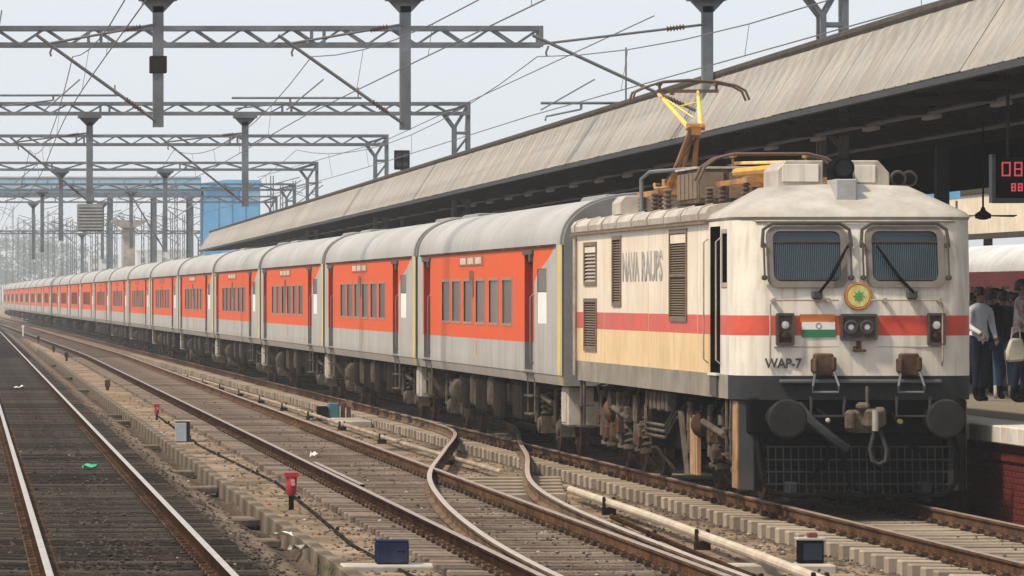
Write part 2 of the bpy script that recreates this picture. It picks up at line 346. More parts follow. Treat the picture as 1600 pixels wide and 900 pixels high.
# ------------------------------------------------------------------ ground: one sheet, fine near the camera
def ground_z(X, Y):
    o = off(Y); ol = offl(Y); z = -.34
    def bed(c, top, inner, outer):
        d = abs(X-c)
        t = max(0, min(1, (outer-d)/(outer-inner))); t = t*t*(3-2*t)
        return t*(top+.34)
    z += max(bed(XL+ol, -.208, 1.45, 1.8), bed(XM+o, -.208, 1.1, 1.3), bed(XT, -.21, .98, 1.18))
    u = X-ol
    if 3.98 < u < 4.42: z = -.34-.13*min(1, (u-3.98)/.25)
    if 4.42 <= u and X-o < 5.45: z = max(z, -.255)
    return z+.016*hn(X, Y, 1.3)+.012*hn(X, Y, 4.1, 1)
def make_ground():
    xs = [-600, -200, -60, -20, -8]; x = -4.0
    while x < 14.2: xs.append(round(x, 3)); x += .14
    xs += [15, 18, 24, 40, 90, 250, 700]
    ys = [-60, 0, 30]; y = 42.0
    while y < 110: ys.append(y); y += .3
    while y < 240: ys.append(y); y += 1.2
    while y < 700: ys.append(y); y += 10
    ys += [900, 1400, 2200, 3600]
    v = [(a, b, ground_z(a, b) if (-5 < a < 14.3 and b < 420) else -.34) for b in ys for a in xs]
    n = len(xs); f = [(j*n+i, j*n+i+1, (j+1)*n+i+1, (j+1)*n+i) for j in range(len(ys)-1) for i in range(n-1)]
    me = bpy.data.meshes.new('ground'); me.from_pydata(v, [], f); me.shade_smooth()
    m = bpy.data.materials.new('trackside_dirt'); m.use_nodes = True
    nt = m.node_tree; N = nt.nodes; L = nt.links; b = N['Principled BSDF']; b.inputs['Roughness'].default_value = .95
    b.inputs['Specular IOR Level'].default_value = 0
    tc = N.new('ShaderNodeTexCoord')
    def nz(s, d=6, r=.6):
        x = N.new('ShaderNodeTexNoise'); x.inputs['Scale'].default_value = s; x.inputs['Detail'].default_value = d; x.inputs['Roughness'].default_value = r
        L.new(tc.outputs['Object'], x.inputs[0]); return x.outputs[0]
    def ramp(src, stops):
        x = N.new('ShaderNodeValToRGB'); e = x.color_ramp.elements
        while len(e) < len(stops): e.new(.5)
        for q, (p, c) in zip(e, stops): q.position = p; q.color = (*c, 1)
        L.new(src, x.inputs[0]); return x.outputs[0]
    def mix(f, a, c, bt='MIX'):
        x = N.new('ShaderNodeMixRGB'); x.blend_type = bt
        for i, q in enumerate((f, a, c)):
            if isinstance(q, (int, float)): x.inputs[i].default_value = q
            elif isinstance(q, tuple): x.inputs[i].default_value = (*q, 1)
            else: L.new(q, x.inputs[i])
        return x.outputs[0]
    pale = ramp(nz(.9), [(.3, (.11, .077, .053)), (.5, (.24, .178, .126)), (.72, (.35, .272, .205))])
    oily = ramp(nz(1.6), [(.3, (.018, .014, .011)), (.55, (.045, .036, .03)), (.75, (.09, .073, .06))])  # oil-dark tone, shared by the painted shade between sleeper ends
    brown = ramp(nz(1.2), [(.3, (.075, .054, .041)), (.55, (.165, .127, .102)), (.75, (.26, .21, .175))])
    att = N.new('ShaderNodeAttribute'); att.attribute_name = 'oil_shade'; at2 = N.new('ShaderNodeAttribute'); at2.attribute_name = 'bed'
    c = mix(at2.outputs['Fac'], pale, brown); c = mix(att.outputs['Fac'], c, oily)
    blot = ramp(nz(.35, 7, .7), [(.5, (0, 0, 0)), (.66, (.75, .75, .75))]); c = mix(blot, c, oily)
    gr = ramp(nz(26, 4, .7), [(.3, (.55, .55, .55)), (.5, (1, 1, 1)), (.7, (1.3, 1.3, 1.3))])
    c = mix(.8, c, gr, 'MULTIPLY'); L.new(c, b.inputs['Base Color'])
    bp = N.new('ShaderNodeBump'); bp.inputs['Distance'].default_value = .03; bp.inputs['Strength'].default_value = .9
    L.new(nz(18, 5, .7), bp.inputs['Height']); L.new(bp.outputs[0], b.inputs['Normal'])
    me.materials.append(m)
    A = me.attributes.new('oil_shade', 'FLOAT', 'POINT'); B = me.attributes.new('bed', 'FLOAT', 'POINT')
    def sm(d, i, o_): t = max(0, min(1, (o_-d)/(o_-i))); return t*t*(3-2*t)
    A.data.foreach_set('value', [min(1, max(sm(abs(a-XL-offl(b_)), 1.25, 1.75)*(.9+.3*hn(a, b_, .8, 3)), .8*sm(abs(a-XT+1.2), .16, .34), .75*sm(abs(a-4.25-offl(b_)), .1, .3), .9*sm(abs(abs(a-XM-off(b_))-G2), .1, .34), .6*sm(abs(abs(a-XT)-G2), .08, .3))) if b_ < 900 else 0 for a, b_, c_ in v])  # oil by the rails, painted gap shade at sleeper ends, kerb strip darkened
    B.data.foreach_set('value', [max(sm(abs(a-XM-off(b_)), .9, 1.6), sm(abs(a-XT), 1.0, 1.5), .6*sm(abs(a-XL-offl(b_)), 1.8, 2.3)) if b_ < 900 else 0 for a, b_, c_ in v])
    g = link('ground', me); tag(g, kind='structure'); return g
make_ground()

# ------------------------------------------------------------------ tracks
RP = [(-.075, -.172), (.075, -.172), (.075, -.162), (.012, -.135), (.012, -.045), (.036, -.034), (.036, -.006), (.03, 0), (-.03, 0), (-.036, -.006), (-.036, -.034), (-.012, -.045), (-.012, -.135), (-.075, -.162)]
def rail_mesh(pts, dz=0):
    mb = MB(); n = len(RP); vs = []
    P = [Vector(p) for p in pts]
    for i, p in enumerate(P):
        t = (P[min(i+1, len(P)-1)]-P[max(i-1, 0)]).normalized(); a = Vector((t.y, -t.x))
        vs += [(p.x+a.x*u, p.y+a.y*u, w+dz) for u, w in RP]
    for i in range(len(P)-1):
        for k in range(n):
            mb.add([], [], 0)
            mb.f.append((i*n+k, i*n+(k+1) % n, (i+1)*n+(k+1) % n, (i+1)*n+k)); mb.m.append(1 if k in (6, 7, 8) else 0)
    mb.v = vs
    mb.f += [tuple(range(n))[::-1], tuple(range((len(P)-1)*n, len(P)*n))]; mb.m += [0, 0]
    return mb
def sleeper_mesh(name, m, L=2.75):
    h = L/2; mb = MB()
    mb.prism([(-h, -.38), (h, -.38), (h, -.178), (h-.02, -.172), (.45, -.185), (-.45, -.185), (-h+.02, -.172), (-h, -.178)], -.125, .125, 'y')
    return mb.mesh(name, m, .012, 0)
def clip_geo(mb, x, y):
    for s in (-1, 1):
        mb.box(x+s*.1-.035, x+s*.1+.035, y-.05, y+.05, -.172, -.12)
        mb.path([(x+s*.14, y-.07, -.15), (x+s*.14, y+.06, -.12), (x+s*.07, y+.06, -.115), (x+s*.07, y-.06, -.13)], .013, 5)
def track(label, cx, lean, sm, head, Y1, sp=.65, y_start=46.0, web=None):
    t = thing('railway_track', (cx, y_start, 0), label, 'railway track')
    f = {0: (lambda Y: 0), 1: off, 2: offl}[lean]
    ys = [y_start+i*(6 if i < 35 else 12) for i in range(62)]; ys = [y for y in ys if y < Y1]+[Y1]
    for s in (-1, 1):
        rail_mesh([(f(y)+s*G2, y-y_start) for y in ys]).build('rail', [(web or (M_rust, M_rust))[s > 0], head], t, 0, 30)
    me = sleeper_mesh('sleeper', sm); cm = MB(); far = MB(); y = y_start+.2; k = 0
    while y < min(Y1, 480):
        if k < 300:
            o = link('sleeper', me, t, (f(y)+random.uniform(-.015, .015), y-y_start+random.uniform(-.015, .015), random.uniform(-.004, .004)))
            if y < 110:
                for s in (-1, 1): clip_geo(cm, f(y)+s*G2, y-y_start)
        else:
            x = f(y); far.box(x-1.37, x+1.37, y-y_start-.12, y-y_start+.12, -.36, -.175)
        y += sp; k += 1
    if cm.v: tag(cm.build('rail_fastening', M_gear, t, 0, 0), kind='stuff')
    if far.v: tag(far.build('distant_sleeper', sm, t, 0, 0), kind='stuff')
    return t
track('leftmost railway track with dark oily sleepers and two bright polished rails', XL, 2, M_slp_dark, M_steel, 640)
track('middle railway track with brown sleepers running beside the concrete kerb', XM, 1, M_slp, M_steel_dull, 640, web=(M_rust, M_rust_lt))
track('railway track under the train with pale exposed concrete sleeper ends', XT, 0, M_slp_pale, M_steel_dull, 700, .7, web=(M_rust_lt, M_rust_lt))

# crossover rails from the middle track to the train's track
def smooth_line(cp, n=8):
    P = [Vector(p) for p in cp]; P = [P[0]*2-P[1]]+P+[P[-1]*2-P[-2]]; out = []
    for i in range(1, len(P)-2):
        for k in range(n):
            t = k/n; a, b, c, d = P[i-1:i+3]
            out.append(.5*((2*b)+(c-a)*t+(2*a-5*b+4*c-d)*t*t+(3*b-a-3*c+d)*t**3))
    return out+[P[-2]]
ct = thing('crossover_track', (8, 46, 0), 'pair of curving turnout rails crossing from the middle track to the train track', 'railway track')
LA = smooth_line([(5.98, 44), (6.02, 51), (6.24, 58.3), (6.75, 67.5), (7.55, 77.3), (9.0, 89.5), (10.35, 101), (10.72, 109), (10.77, 122)])
LB = smooth_line([(7.72, 47.5), (7.82, 54.5), (8.12, 65.4), (8.72, 74.6), (10.0, 86), (10.75, 93.5), (12.05, 106), (12.4, 114)])
for Lp in (LA, LB): rail_mesh([(p.x-8, p.y-46) for p in Lp], .004).build('rail', [mat('turnout_web', (.17, .115, .08), .9, .4, 6, col2=(.1, .065, .045), spec=.1), mat('rail_head_worn', (.44, .37, .31), .45, .25, 4, metal=.35)], ct, 0, 30)
for pts in ([(XM-G2+.12+off(y), y) for y in (73, 75, 78, 81, 83)], [(10.98, y) for y in (96, 98, 102, 105)]):
    rail_mesh([(x-8, y-46) for x, y in pts], -.004).build('check_rail', [M_rust, M_steel_dull], ct, 0, 30)
# long turnout sleepers between the two tracks
me = sleeper_mesh('sleeper', M_slp_pale, 2.5)
for i in range(30):
    y = 62.3+i*.7
    def xat(L, y):
        for a, b in zip(L, L[1:]):
            if a.y <= y <= b.y: return a.x+(b.x-a.x)*(y-a.y)/(b.y-a.y)
        return L[-1].x
    xc = (xat(LA, y)+xat(LB, y))/2
    if 8.1 < xc < 9.5 and i % 2: link('sleeper', me, ct, (xc-8, y-46, -.05))
tag(ct)

# loose ballast: uncountable, one object
def ballast():
    mb = MB(); rnd = random.Random(3)
    base = [(1,0,0),(-1,0,0),(0,1,0),(0,-1,0),(0,0,1),(0,0,-1)]
    fc = [(0,2,4),(2,1,4),(1,3,4),(3,0,4),(2,0,5),(1,2,5),(3,1,5),(0,3,5)]
    def stone(x, y, z, r):
        a = rnd.random()*6.28; c, s = math.cos(a), math.sin(a); q = []
        e = [rnd.uniform(.6, 1.25)*r for _ in range(6)]
        for (u, v, w), k in zip(base, e): q.append((x+(u*c-v*s)*k, y+(u*s+v*c)*k, z+w*k*.75))
        mb.v += q; k = len(mb.v)-6; mb.f += [tuple(i+k for i in f) for f in fc]; mb.m += [(1 if rnd.random() < .004 else 2) if x-offl(y) < 4 else (1 if rnd.random() < .03 else 0)]*8
    for i in range(30000):
        Y = 47+min(rnd.expovariate(1/32), 170); o = off(Y); u = rnd.random()
        if u < .33: X = XL+offl(Y)+rnd.gauss(0, .9)
        elif u < .6: X = XM+o+rnd.choice((-1, 1))*abs(rnd.gauss(.7, .45))
        elif u < .84: X = XT+rnd.choice((-1, -1, -1, 1))*abs(rnd.gauss(.95, .4))
        else: X = rnd.uniform(3.2, 10.4)+o*.5
        if X > 13.3 or 4.2 < X-offl(Y) < 4.6: continue
        if min(abs(abs(X-XL-offl(Y))-G2), abs(abs(X-XM-o)-G2), abs(abs(X-XT)-G2)) < .07: continue
        r = rnd.uniform(.014, .036); stone(X, Y, ground_z(X, Y)+r*.4+(.024 if rnd.random() < .07 else -.006), r)
    g = mb.build('ballast', [M_stone, M_conc_pale, mat('oily_stone', (.05, .042, .036), .9, .6, 7, col2=(.1, .083, .07), spec=.2)], None, 0, 0)
    return tag(g, 'loose brown and grey ballast stones strewn along the tracks', 'ballast', kind='stuff')
ballast()

# concrete kerb of separate blocks between the left and middle tracks
kb = thing('concrete_kerb', (4.42, 50, -.34), 'long low concrete kerb of single blocks between left and middle tracks', 'kerb')
kme = [MB().box(-.075, .075, -.95, .95, -.25, h).mesh('kerb_block', M_conc, .014, 0) for h in (.135, .132, .138)]
y = 52.0; k = 0
while y < 290:
    o = link('kerb_block', kme[k % 3], kb, (offl(y)+random.uniform(-.008, .008), y-50, random.uniform(-.006, .004)))
    o.rotation_euler.z = random.uniform(-.004, .004)-.0095; o.rotation_euler.x = random.uniform(-.004, .004)
    y += 1.91 if k % 9 else 2.2; k += 1
# pale slabs lying on the ground left of the kerb and between kerb and track
slabs = [(370, 818, 1.0, .5), (330, 768, 1.1, .4), (300, 742, .9, .4), (195, 662, 1.1, .5), (180, 652, .9, .5), (120, 612, 1.0, .6), (108, 592, 1.0, .5), (85, 572, 1.0, .6), (415, 850, .8, .3), (520, 770, .7, .4), (280, 700, .9, .3)]
sl = ['nearest the front of the picture', 'second from the front', 'third from the front', 'level with the white and blue box', 'just behind the white and blue box', 'midway along the kerb', 'beyond the midway one', 'farthest away by the small posts', 'lying lowest by the kerb end', 'behind the near red lamp post', 'in front of the white and blue box']
for (px, py, w, d), s in zip(slabs, sl):
    X, Y = gp(px, py, -.4)
    if py != 770: w *= .6; X = 4.02+offl(Y)
    o = MB().box(-w/2, w/2, -d, d, -.06, .03).build('concrete_slab', M_conc, None, .012, 0, (X, Y, ground_z(X, Y)+.0))
    o.rotation_euler = (random.uniform(-.01, .01), random.uniform(-.03, .03), random.uniform(-.15, .15))
    tag(o, 'pale concrete cover slab left of the kerb, '+s, 'slab', 'cover slabs along the kerb')

# white point-rod pipe between the middle track and the train
def rod_pipe(name, label, pts, r, m, sup=True):
    t = thing(name, (pts[0][0], pts[0][1], -.3), label, 'pipe')
    P = [(p[0]-pts[0][0], p[1]-pts[0][1], p[2]+.3) for p in pts]
    MB().path(P, r, 10).build('pipe', m, t)
    for a, b in zip(P, P[1:]):
        n = max(1, int((Vector(b)-Vector(a)).length/(4 if r > .055 else 9)))
        for i in range(n):
            q = Vector(a).lerp(Vector(b), (i+.5)/n)
            mb = MB().box(q.x-.09, q.x+.09, q.y-.07, q.y+.07, -.06, q.z-r-.01).box(q.x-r-.03, q.x-r+.01, q.y-.04, q.y+.04, -.05, q.z+r+.02).box(q.x+r-.01, q.x+r+.03, q.y-.04, q.y+.04, -.05, q.z+r+.02)
            mb.build('pipe_support', M_dark, t, .01, 0)
    return t
rod_pipe('signal_pipe', 'thick cream pipe on dark supports beside the pale sleeper ends', [(8.72, 47, -.18), (9.0, 56, -.17), (9.25, 66, -.17), (9.4, 75.5, -.17)], .055, mat('cream_pipe', (.5, .42, .33), .7, .2, 4, col2=(.4, .33, .26)))
rod_pipe('signal_pipe', 'thin pale pipe left of the curved turnout rails, running into the distance', [(9.35, 84, -.2), (9.3, 100, -.2), (9.4, 121, -.2), (9.55, 150, -.2), (9.6, 190, -.2)], .04, mat('pale_pipe', (.36, .3, .24), .8, .35, 4, col2=(.22, .18, .145)))
rod_pipe('point_rod', 'rusty signalling rod lying low beside the thick cream pipe', [(8.35, 48, -.24), (8.62, 58, -.24), (9.0, 68, -.25)], .03, M_rust)
rod_pipe('point_rod', 'dark cable run lying on the ground right of the kerb', [(5.05, 52, -.25), (4.98, 60, -.25), (5.2, 68, -.25), (5.5, 80, -.25), (5.4, 100, -.25), (5.75, 125, -.25)], .028, M_dark)

# ------------------------------------------------------------------ platform
PZ = 1.0
pf = MB(); pf.box(13.62, 27.9, 40, 640, -.36, PZ-.004, 0)
po = pf.build('platform', M_plat, None, 0, 0); tag(po, kind='structure')
mb = MB(); mb.box(13.58, 13.616, 40, 640, -.36, .56, 0).box(13.53, 13.62, 40, 640, .56, .66, 0).box(13.58, 13.616, 40, 640, .66, .78, 0)
mb.build('platform_face', M_brick, po, 0, 0)
bme = MB().box(0, .03, -.112, .112, -.034, .034).mesh('brick', M_brick, .004, 0)
for r in range(12):                                           # bricks of the face beside the locomotive's nose
    for c in range(22):
        if r in (11,): continue
        o = link('brick', bme, po, (13.562, 62.6+c*.24+(r % 2)*.12, -.28+r*.076))
cme = [MB().box(13.42, 14.25, -.49, .49, .78, PZ).mesh('coping_stone', M_coping, .015, 0)]
for i in range(60): link('coping_stone', cme[0], po, (random.uniform(-.006, .006), 50.5+i, random.uniform(-.003, .003)))
MB().box(13.43, 14.25, 110, 640, .78, PZ+.001).build('far_coping', M_coping, po, 0, 0)
tme = MB().box(-.49, .49, -.49, .49, -.03, .004).mesh('paving_tile', M_plat, .006, 0)
for i in range(26):
    for j in range(8): link('paving_tile', tme, po, (14.76+j, 66.5+i, PZ+.001+random.uniform(0, .002)))

# ------------------------------------------------------------------ platform canopy
CY0, CDIR = 48.0, math.atan(.0158)
def cx(Y): return 13.85+.0158*(Y-65.7)
can = thing('platform_canopy', (cx(CY0), CY0, PZ), 'long platform canopy with sloping corrugated beige fascia and dark underside', 'canopy', None, -CDIR)
CL = 290.0; z0, z1 = 5.6-PZ, 6.74-PZ; DX = .72
def fascia_panel(m):
    """one metre of corrugated sheet rising 57 degrees"""
    mb = MB(); n = 16; vs, fs = [], []; nrm = Vector((-(z1-z0), 0, DX)).normalized()
    for i in range(n+1):
        y = .991*i/n; h = (.026 if i % 2 else 0)+(.02 if i in (0, n) else 0)
        for t in (0, .5, 1): vs.append((DX*t+nrm.x*h, y, z0+(z1-z0)*t+nrm.z*h))
    for i in range(n):
        for j in range(2): fs.append((i*3+j, (i+1)*3+j, (i+1)*3+j+1, i*3+j+1))
    k = len(vs); vs2 = [(x+.02, y, z-.01) for x, y, z in vs]
    fs2 = [tuple(q+k for q in f) for f in fs]
    mb.add(vs+vs2, fs+fs2, 0); return mb.mesh('fascia_panel', m, 0, 20)
fm = [fascia_panel(m) for m in (M_canopy, M_canopy2, M_canopy, M_canopy3)]
for i in range(int(CL)):
    link('fascia_panel', random.choice(fm), can, (random.uniform(-.003, .003), i, random.uniform(-.005, .005)))
MB().path([(DX+.03, 0, z1+.03), (DX+.03, CL, z1+.03)], .1, 10).build('ridge_gutter', M_trim, can)
MB().box(-.02, .09, 0, CL, z0-.1, z0-.012).build('eave_angle', M_under_lt, can, 0, 0)
rd = MB(); rd.prism([(DX+.1, z1-.02), (7, z1+.9), (13.2, z1+.2), (13.2, z1+.12), (7, z1+.8), (DX+.1, z1-.1)], 0, CL, 'y')
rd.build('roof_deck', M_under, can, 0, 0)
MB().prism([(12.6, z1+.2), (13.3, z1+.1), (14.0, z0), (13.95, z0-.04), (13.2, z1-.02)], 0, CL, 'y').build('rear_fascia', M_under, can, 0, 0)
pm = MB().box(-.045, .045, 0, CL, -.09, .09).mesh('purlin', M_under_lt, 0, 0)
for x, z in ((1.6, z1-.12), (3.2, z1+.08), (4.8, z1+.3), (8.6, z1+.35), (10.4, z1+.12), (12, z1-.05)): link('purlin', pm, can, (x, 0, z))
tm = MB()
def truss(mb):
    A = (.1, 0, z0-.06); T = (DX, 0, z1-.1); B = (7, 0, z1+.55); C = (13, 0, z1-.05); b1 = (3.5, 0, z0+.15); b2 = (7, 0, z0+.25)
    for p, q in ((A, T), (T, B), (B, C), (A, b2), (b2, C), (b1, (2.2, 0, z1+.1)), (b1, (4.6, 0, z1+.3)), (b2, B), ((5.2, 0, z0+.2), (4.6, 0, z1+.3)), ((1.6, 0, z0+.05), (2.2, 0, z1+.1)), ((1.6, 0, z0+.05), T), (b2, (10, 0, z1+.2))): mb.bar(p, q, .09, .11)
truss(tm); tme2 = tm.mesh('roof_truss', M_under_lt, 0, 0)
cme2 = MB().box(-.12, .12, -.16, .16, 0, z0+.2).box(-.13, .13, -.19, -.16, 0, z0+.2).box(-.13, .13, .16, .19, 0, z0+.2).box(-.3, .3, -.3, .3, 0, .25).mesh('column', M_under_lt, .01, 0)
for i in range(48):
    link('roof_truss', tme2, can, (0, 2+i*6, 0))
    if i % 2 == 0: link('column', cme2, can, (6.9, 2+i*6, 0))
lm = MB().box(-.06, .06, 0, 1.2, -.05, .03).mesh('lamp_housing', mat('tube_lamp_casing', (.45, .46, .48), .5, .1, 3), .01, 0)
pp = MB().path([(0, 0, 0), (0, CL, 0)], .05, 6).mesh('conduit', mat('conduit_grey', (.15, .155, .165), .5, .4, .7), 0)
link('conduit', pp, can, (2.4, 0, z0+.02)); link('conduit', pp, can, (5.4, 0, z0+.12))
for i in range(20): link('lamp_housing', lm, can, (2.55, 8+i*6, z0-.02))

# ------------------------------------------------------------------ things hanging under the canopy
X, z = at(1600, 78.0, 268)
bd = thing('platform_display', (X+.1, 78, 4.02), 'black LED display board with red digits hanging under the platform canopy', 'display board')
bz0, bz1 = .0, .66; bx0 = -.58
MB().box(bx0+.05, .75, 0, .16, bz0+.05, bz1).build('case', M_black, bd, .006, 0)
mb = MB().box(bx0, bx0+.055, -.02, .2, bz0-.02, bz1+.04).box(bx0+.055, .8, -.02, .2, bz0-.02, bz0+.05).box(.75, .8, -.02, .2, bz0+.05, bz1+.04)
mb.build('frame', M_grey_steel, bd, .005, 0)
for x in (bx0+.26, .55): MB().tube((x, .1, bz1), (x, .1, 2.1), .025, 8).build('hanger', M_under_lt, bd)
def seven(mb, x, z, w, h, segs, t=.022):
    S7 = {'a': (x, z+h, x+w, z+h), 'b': (x+w, z+h/2, x+w, z+h), 'c': (x+w, z, x+w, z+h/2), 'd': (x, z, x+w, z), 'e': (x, z, x, z+h/2), 'f': (x, z+h/2, x, z+h), 'g': (x, z+h/2, x+w, z+h/2)}
    for s in segs:
        a, b, c, d = S7[s]; mb.box(min(a, c)-t/2, max(a, c)+t/2, -.006, .002, min(b, d)-t/2, max(b, d)+t/2)
mb = MB(); seven(mb, bx0+.16, .385, .11, .19, 'abcdef'); seven(mb, bx0+.345, .385, .1, .19, 'abcdefg')
for z in (.43, .53): mb.box(bx0+.505, bx0+.53, -.006, .002, z-.014, z+.014)
seven(mb, bx0+.3, .16, .05, .1, 'abcdefg', .02); seven(mb, bx0+.4, .16, .05, .1, 'abcdefg', .02)
mb.box(bx0+.5, bx0+.525, -.006, .002, .155, .18).box(bx0+.5, bx0+.525, -.006, .002, .225, .25)
seven(mb, bx0+.58, .16, .05, .1, 'abged', .02)
mb.build('digits', M_led, bd, 0, 0)
X, z = at(1536, 92.0, 338)
fn = thing('ceiling_fan', (X, 92, z), 'dark three bladed ceiling fan on a long rod under the canopy', 'fan')
MB().tube((0, 0, .08), (0, 0, 1.75), .018, 6).build('rod', M_dark, fn)
MB().lathe((0, 0, -.06), (0, 0, 1), [(0, .05), (.03, .14), (.1, .14), (.16, .05), (.22, .03)], 14).build('motor', M_dark, fn)
for k in range(3):
    g = k*2.094+.25; c, s = math.cos(g), math.sin(g)
    q = [(c*.12-s*.05, s*.12+c*.05, .0), (c*.12+s*.05, s*.12-c*.05, .01), (c*.62+s*.07, s*.62-c*.07, .015), (c*.62-s*.07, s*.62+c*.07, -.01)]
    MB().add(q+[(a, b, d+.012) for a, b, d in q], [(0,1,2,3),(7,6,5,4),(0,4,5,1),(1,5,6,2),(2,6,7,3),(3,7,4,0)]).build('blade', M_dark, fn, 0, 0)

# ------------------------------------------------------------------ train beyond the platform and canopy behind it
def back_coach(y0, label):
    t = thing('passenger_coach', (33.4, y0, 0), label, 'train coach', 'coaches beyond the platform')
    h = 1.6; mb = MB(); holes = [(2.5+i*2.2, 3.7+i*2.2, 2.15, 2.9, .06) for i in range(9)]
    mb.wall(-h, 0, 23, 1.15, 3.35, holes, 1).wall(h, 0, 23, 1.15, 3.35, (), -1)
    for y in (0, 23): mb.add([(-h, y, 1.15), (h, y, 1.15), (h, y, 3.35), (-h, y, 3.35)], [(0, 1, 2, 3)])
    mb.build('body', M_maroon, t, 0, 0)
    for hh in holes: MB().box(-h+.05, -h+.07, hh[0], hh[1], hh[2], hh[3]).build('window', M_glass_c, t, 0, 0)
    pr = [(h*math.cos(a), 3.35+.85*math.sin(a)) for a in [math.pi*i/14 for i in range(15)]]
    MB().prism(pr, -.02, 23.02, 'y').build('roof', M_pale_roof, t)
    MB().box(-1.2, 1.2, 1, 22, .5, 1.14).build('underframe', M_dark, t, 0, 0)
    for y in (3.5, 19.5):
        b = MB().box(-1.1, -.9, y-1.5, y+1.5, .4, .8).box(.9, 1.1, y-1.5, y+1.5, .4, .8)
        for yy in (y-1.2, y+1.2): b.lathe((-.95, yy, .47), (1, 0, 0), [(0, .47), (.12, .47), (.12, .1), (1.78, .1), (1.78, .47), (1.9, .47)], 16)
        b.build('bogie', M_dark, t)
back_coach(141.5, 'maroon coach with pale roof behind the platform crowd'); back_coach(165.4, 'farther maroon coach with pale roof, next behind the first one')
fc = thing('far_canopy', (39.5, 140, -.3), 'cream fascia canopy of the next platform behind the maroon coaches', 'canopy')
mb = MB()
for i in range(24): MB().box(0, .12, i*4+.01, i*4+3.99, 5.25, 6.75).build('fascia_panel', M_cream_wall, fc, .01, 0)
MB().box(-.1, .2, 0, 96, 6.75, 6.95).build('gutter', M_trim, fc, 0, 0); MB().box(-.02, .2, 0, 96, 5.05, 5.25).build('beam', M_trim, fc, 0, 0)
MB().prism([(.1, 6.85), (8, 7.5), (8, 7.6), (.1, 6.95)], 0, 96, 'y').build('roof', M_pale_roof, fc, 0, 0)
for i in range(13): MB().box(2, 2.3, i*8, i*8+.3, 0, 6.3).build('column', M_under_lt, fc, 0, 0)
X, z = at(1468, 178.0, 300)
tp = thing('blue_awning', (X-.5, 178, PZ), 'bright blue awning on thin posts beside the far platform', 'awning')
MB().prism([(-.9, z-.5-PZ), (1.2, z-.2-PZ), (1.2, z+.25-PZ), (-.9, z+.0-PZ)], 0, 3).build('sheet', M_blue2, tp, 0, 0)
for a in (-.8, 1.1):
    for b in (.1, 2.9): MB().tube((a, b, 0), (a, b, z-.3-PZ), .04, 8).build('post', M_grey_steel, tp)

# ------------------------------------------------------------------ locomotive
LY = 65.3; LL = 16.5; LW = 1.5
loco = thing('electric_locomotive', (XT, LY, 0), 'white electric locomotive with red band, two windscreens and raised pantograph', 'locomotive')
PLAN = [(-1.5, .72), (-1.475, .42), (-1.41, .2), (-1.29, .06), (-1.15, 0), (-.6, -.025), (0, -.03), (.6, -.025), (1.15, 0), (1.29, .06), (1.41, .2), (1.475, .42), (1.5, .72)]
def rake(z): return 0 if z < 2.62 else (z-2.62)*.2
def cab(zs, mi_of, mb, end=0):
    n = len(PLAN)
    for a, b in zip(zs, zs[1:]):
        vs = []
        for z in (a, b):
            for i, (x, y) in enumerate(PLAN):
                k = max(0, 1-y/.72); yy = y+rake(z)*k
                vs.append((x, yy if not end else LL-yy, z))
        mb.add(vs, [(i, i+1, n+i+1, n+i) for i in range(n-1)], mi_of((a+b)/2))
def band(z): return 0 if z < 1.62 else (3 if 2.12 < z < 2.37 else 1)
def bands(z): return 4 if z < 1.62 else (3 if 2.12 < z < 2.37 else (2 if z < 2.12 else 5))
LM = [M_skirt_dk, M_loco_white, M_loco_cream, M_loco_red, M_skirt, M_loco_upper, M_black]
mb = MB(); ZS = [1.32, 1.62, 2.12, 2.37, 2.62, 3.1, 3.56]
cab(ZS, band, mb); cab(ZS, band, mb, 1)
h_door = (1.36, 2.2, 1.62, 3.5, .3); h_sw = (.8, 1.16, 2.78, 3.4, .07)
h_lt = (4.26, 5.75, 2.33, 3.45, .05); h_ln = (10.75, 11.6, 2.52, 3.43, .05); h_lu = (13.5, 14.85, 2.83, 3.37, .05); h_ll = (13.5, 14.85, 1.84, 2.52, .05)
HL = [h_door, h_sw, h_lt, h_ln, h_lu, h_ll]
k0 = len(mb.f); mb.wall(-LW, .72, LL-.72, 1.32, 3.56, HL, 1, 5, 6, zs=[1.62, 2.12, 2.37])  # black jambs: the door recess's shade is put into their colour
for i in range(k0, len(mb.f)):                       # paint bands along the side
    if mb.m[i] == 5:
        q = [mb.v[j] for j in mb.f[i]]; mb.m[i] = bands(sum(p[2] for p in q)/4)
        if sum(p[1] for p in q)/4 < 1.36 and mb.m[i] in (2, 5): mb.m[i] = 1
k0 = len(mb.f); mb.wall(LW, .72, LL-.72, 1.32, 3.56, (), -1, 5, zs=[1.62, 2.12, 2.37])
for i in range(k0, len(mb.f)):
    q = [mb.v[j] for j in mb.f[i]]; mb.m[i] = bands(sum(p[2] for p in q)/4)
mb.add([(x, y, 1.33) for x, y in PLAN]+[(x, LL-y, 1.33) for x, y in reversed(PLAN)], [tuple(range(2*len(PLAN)))], 6)
body = mb.build('body', LM, loco, 0, 50)
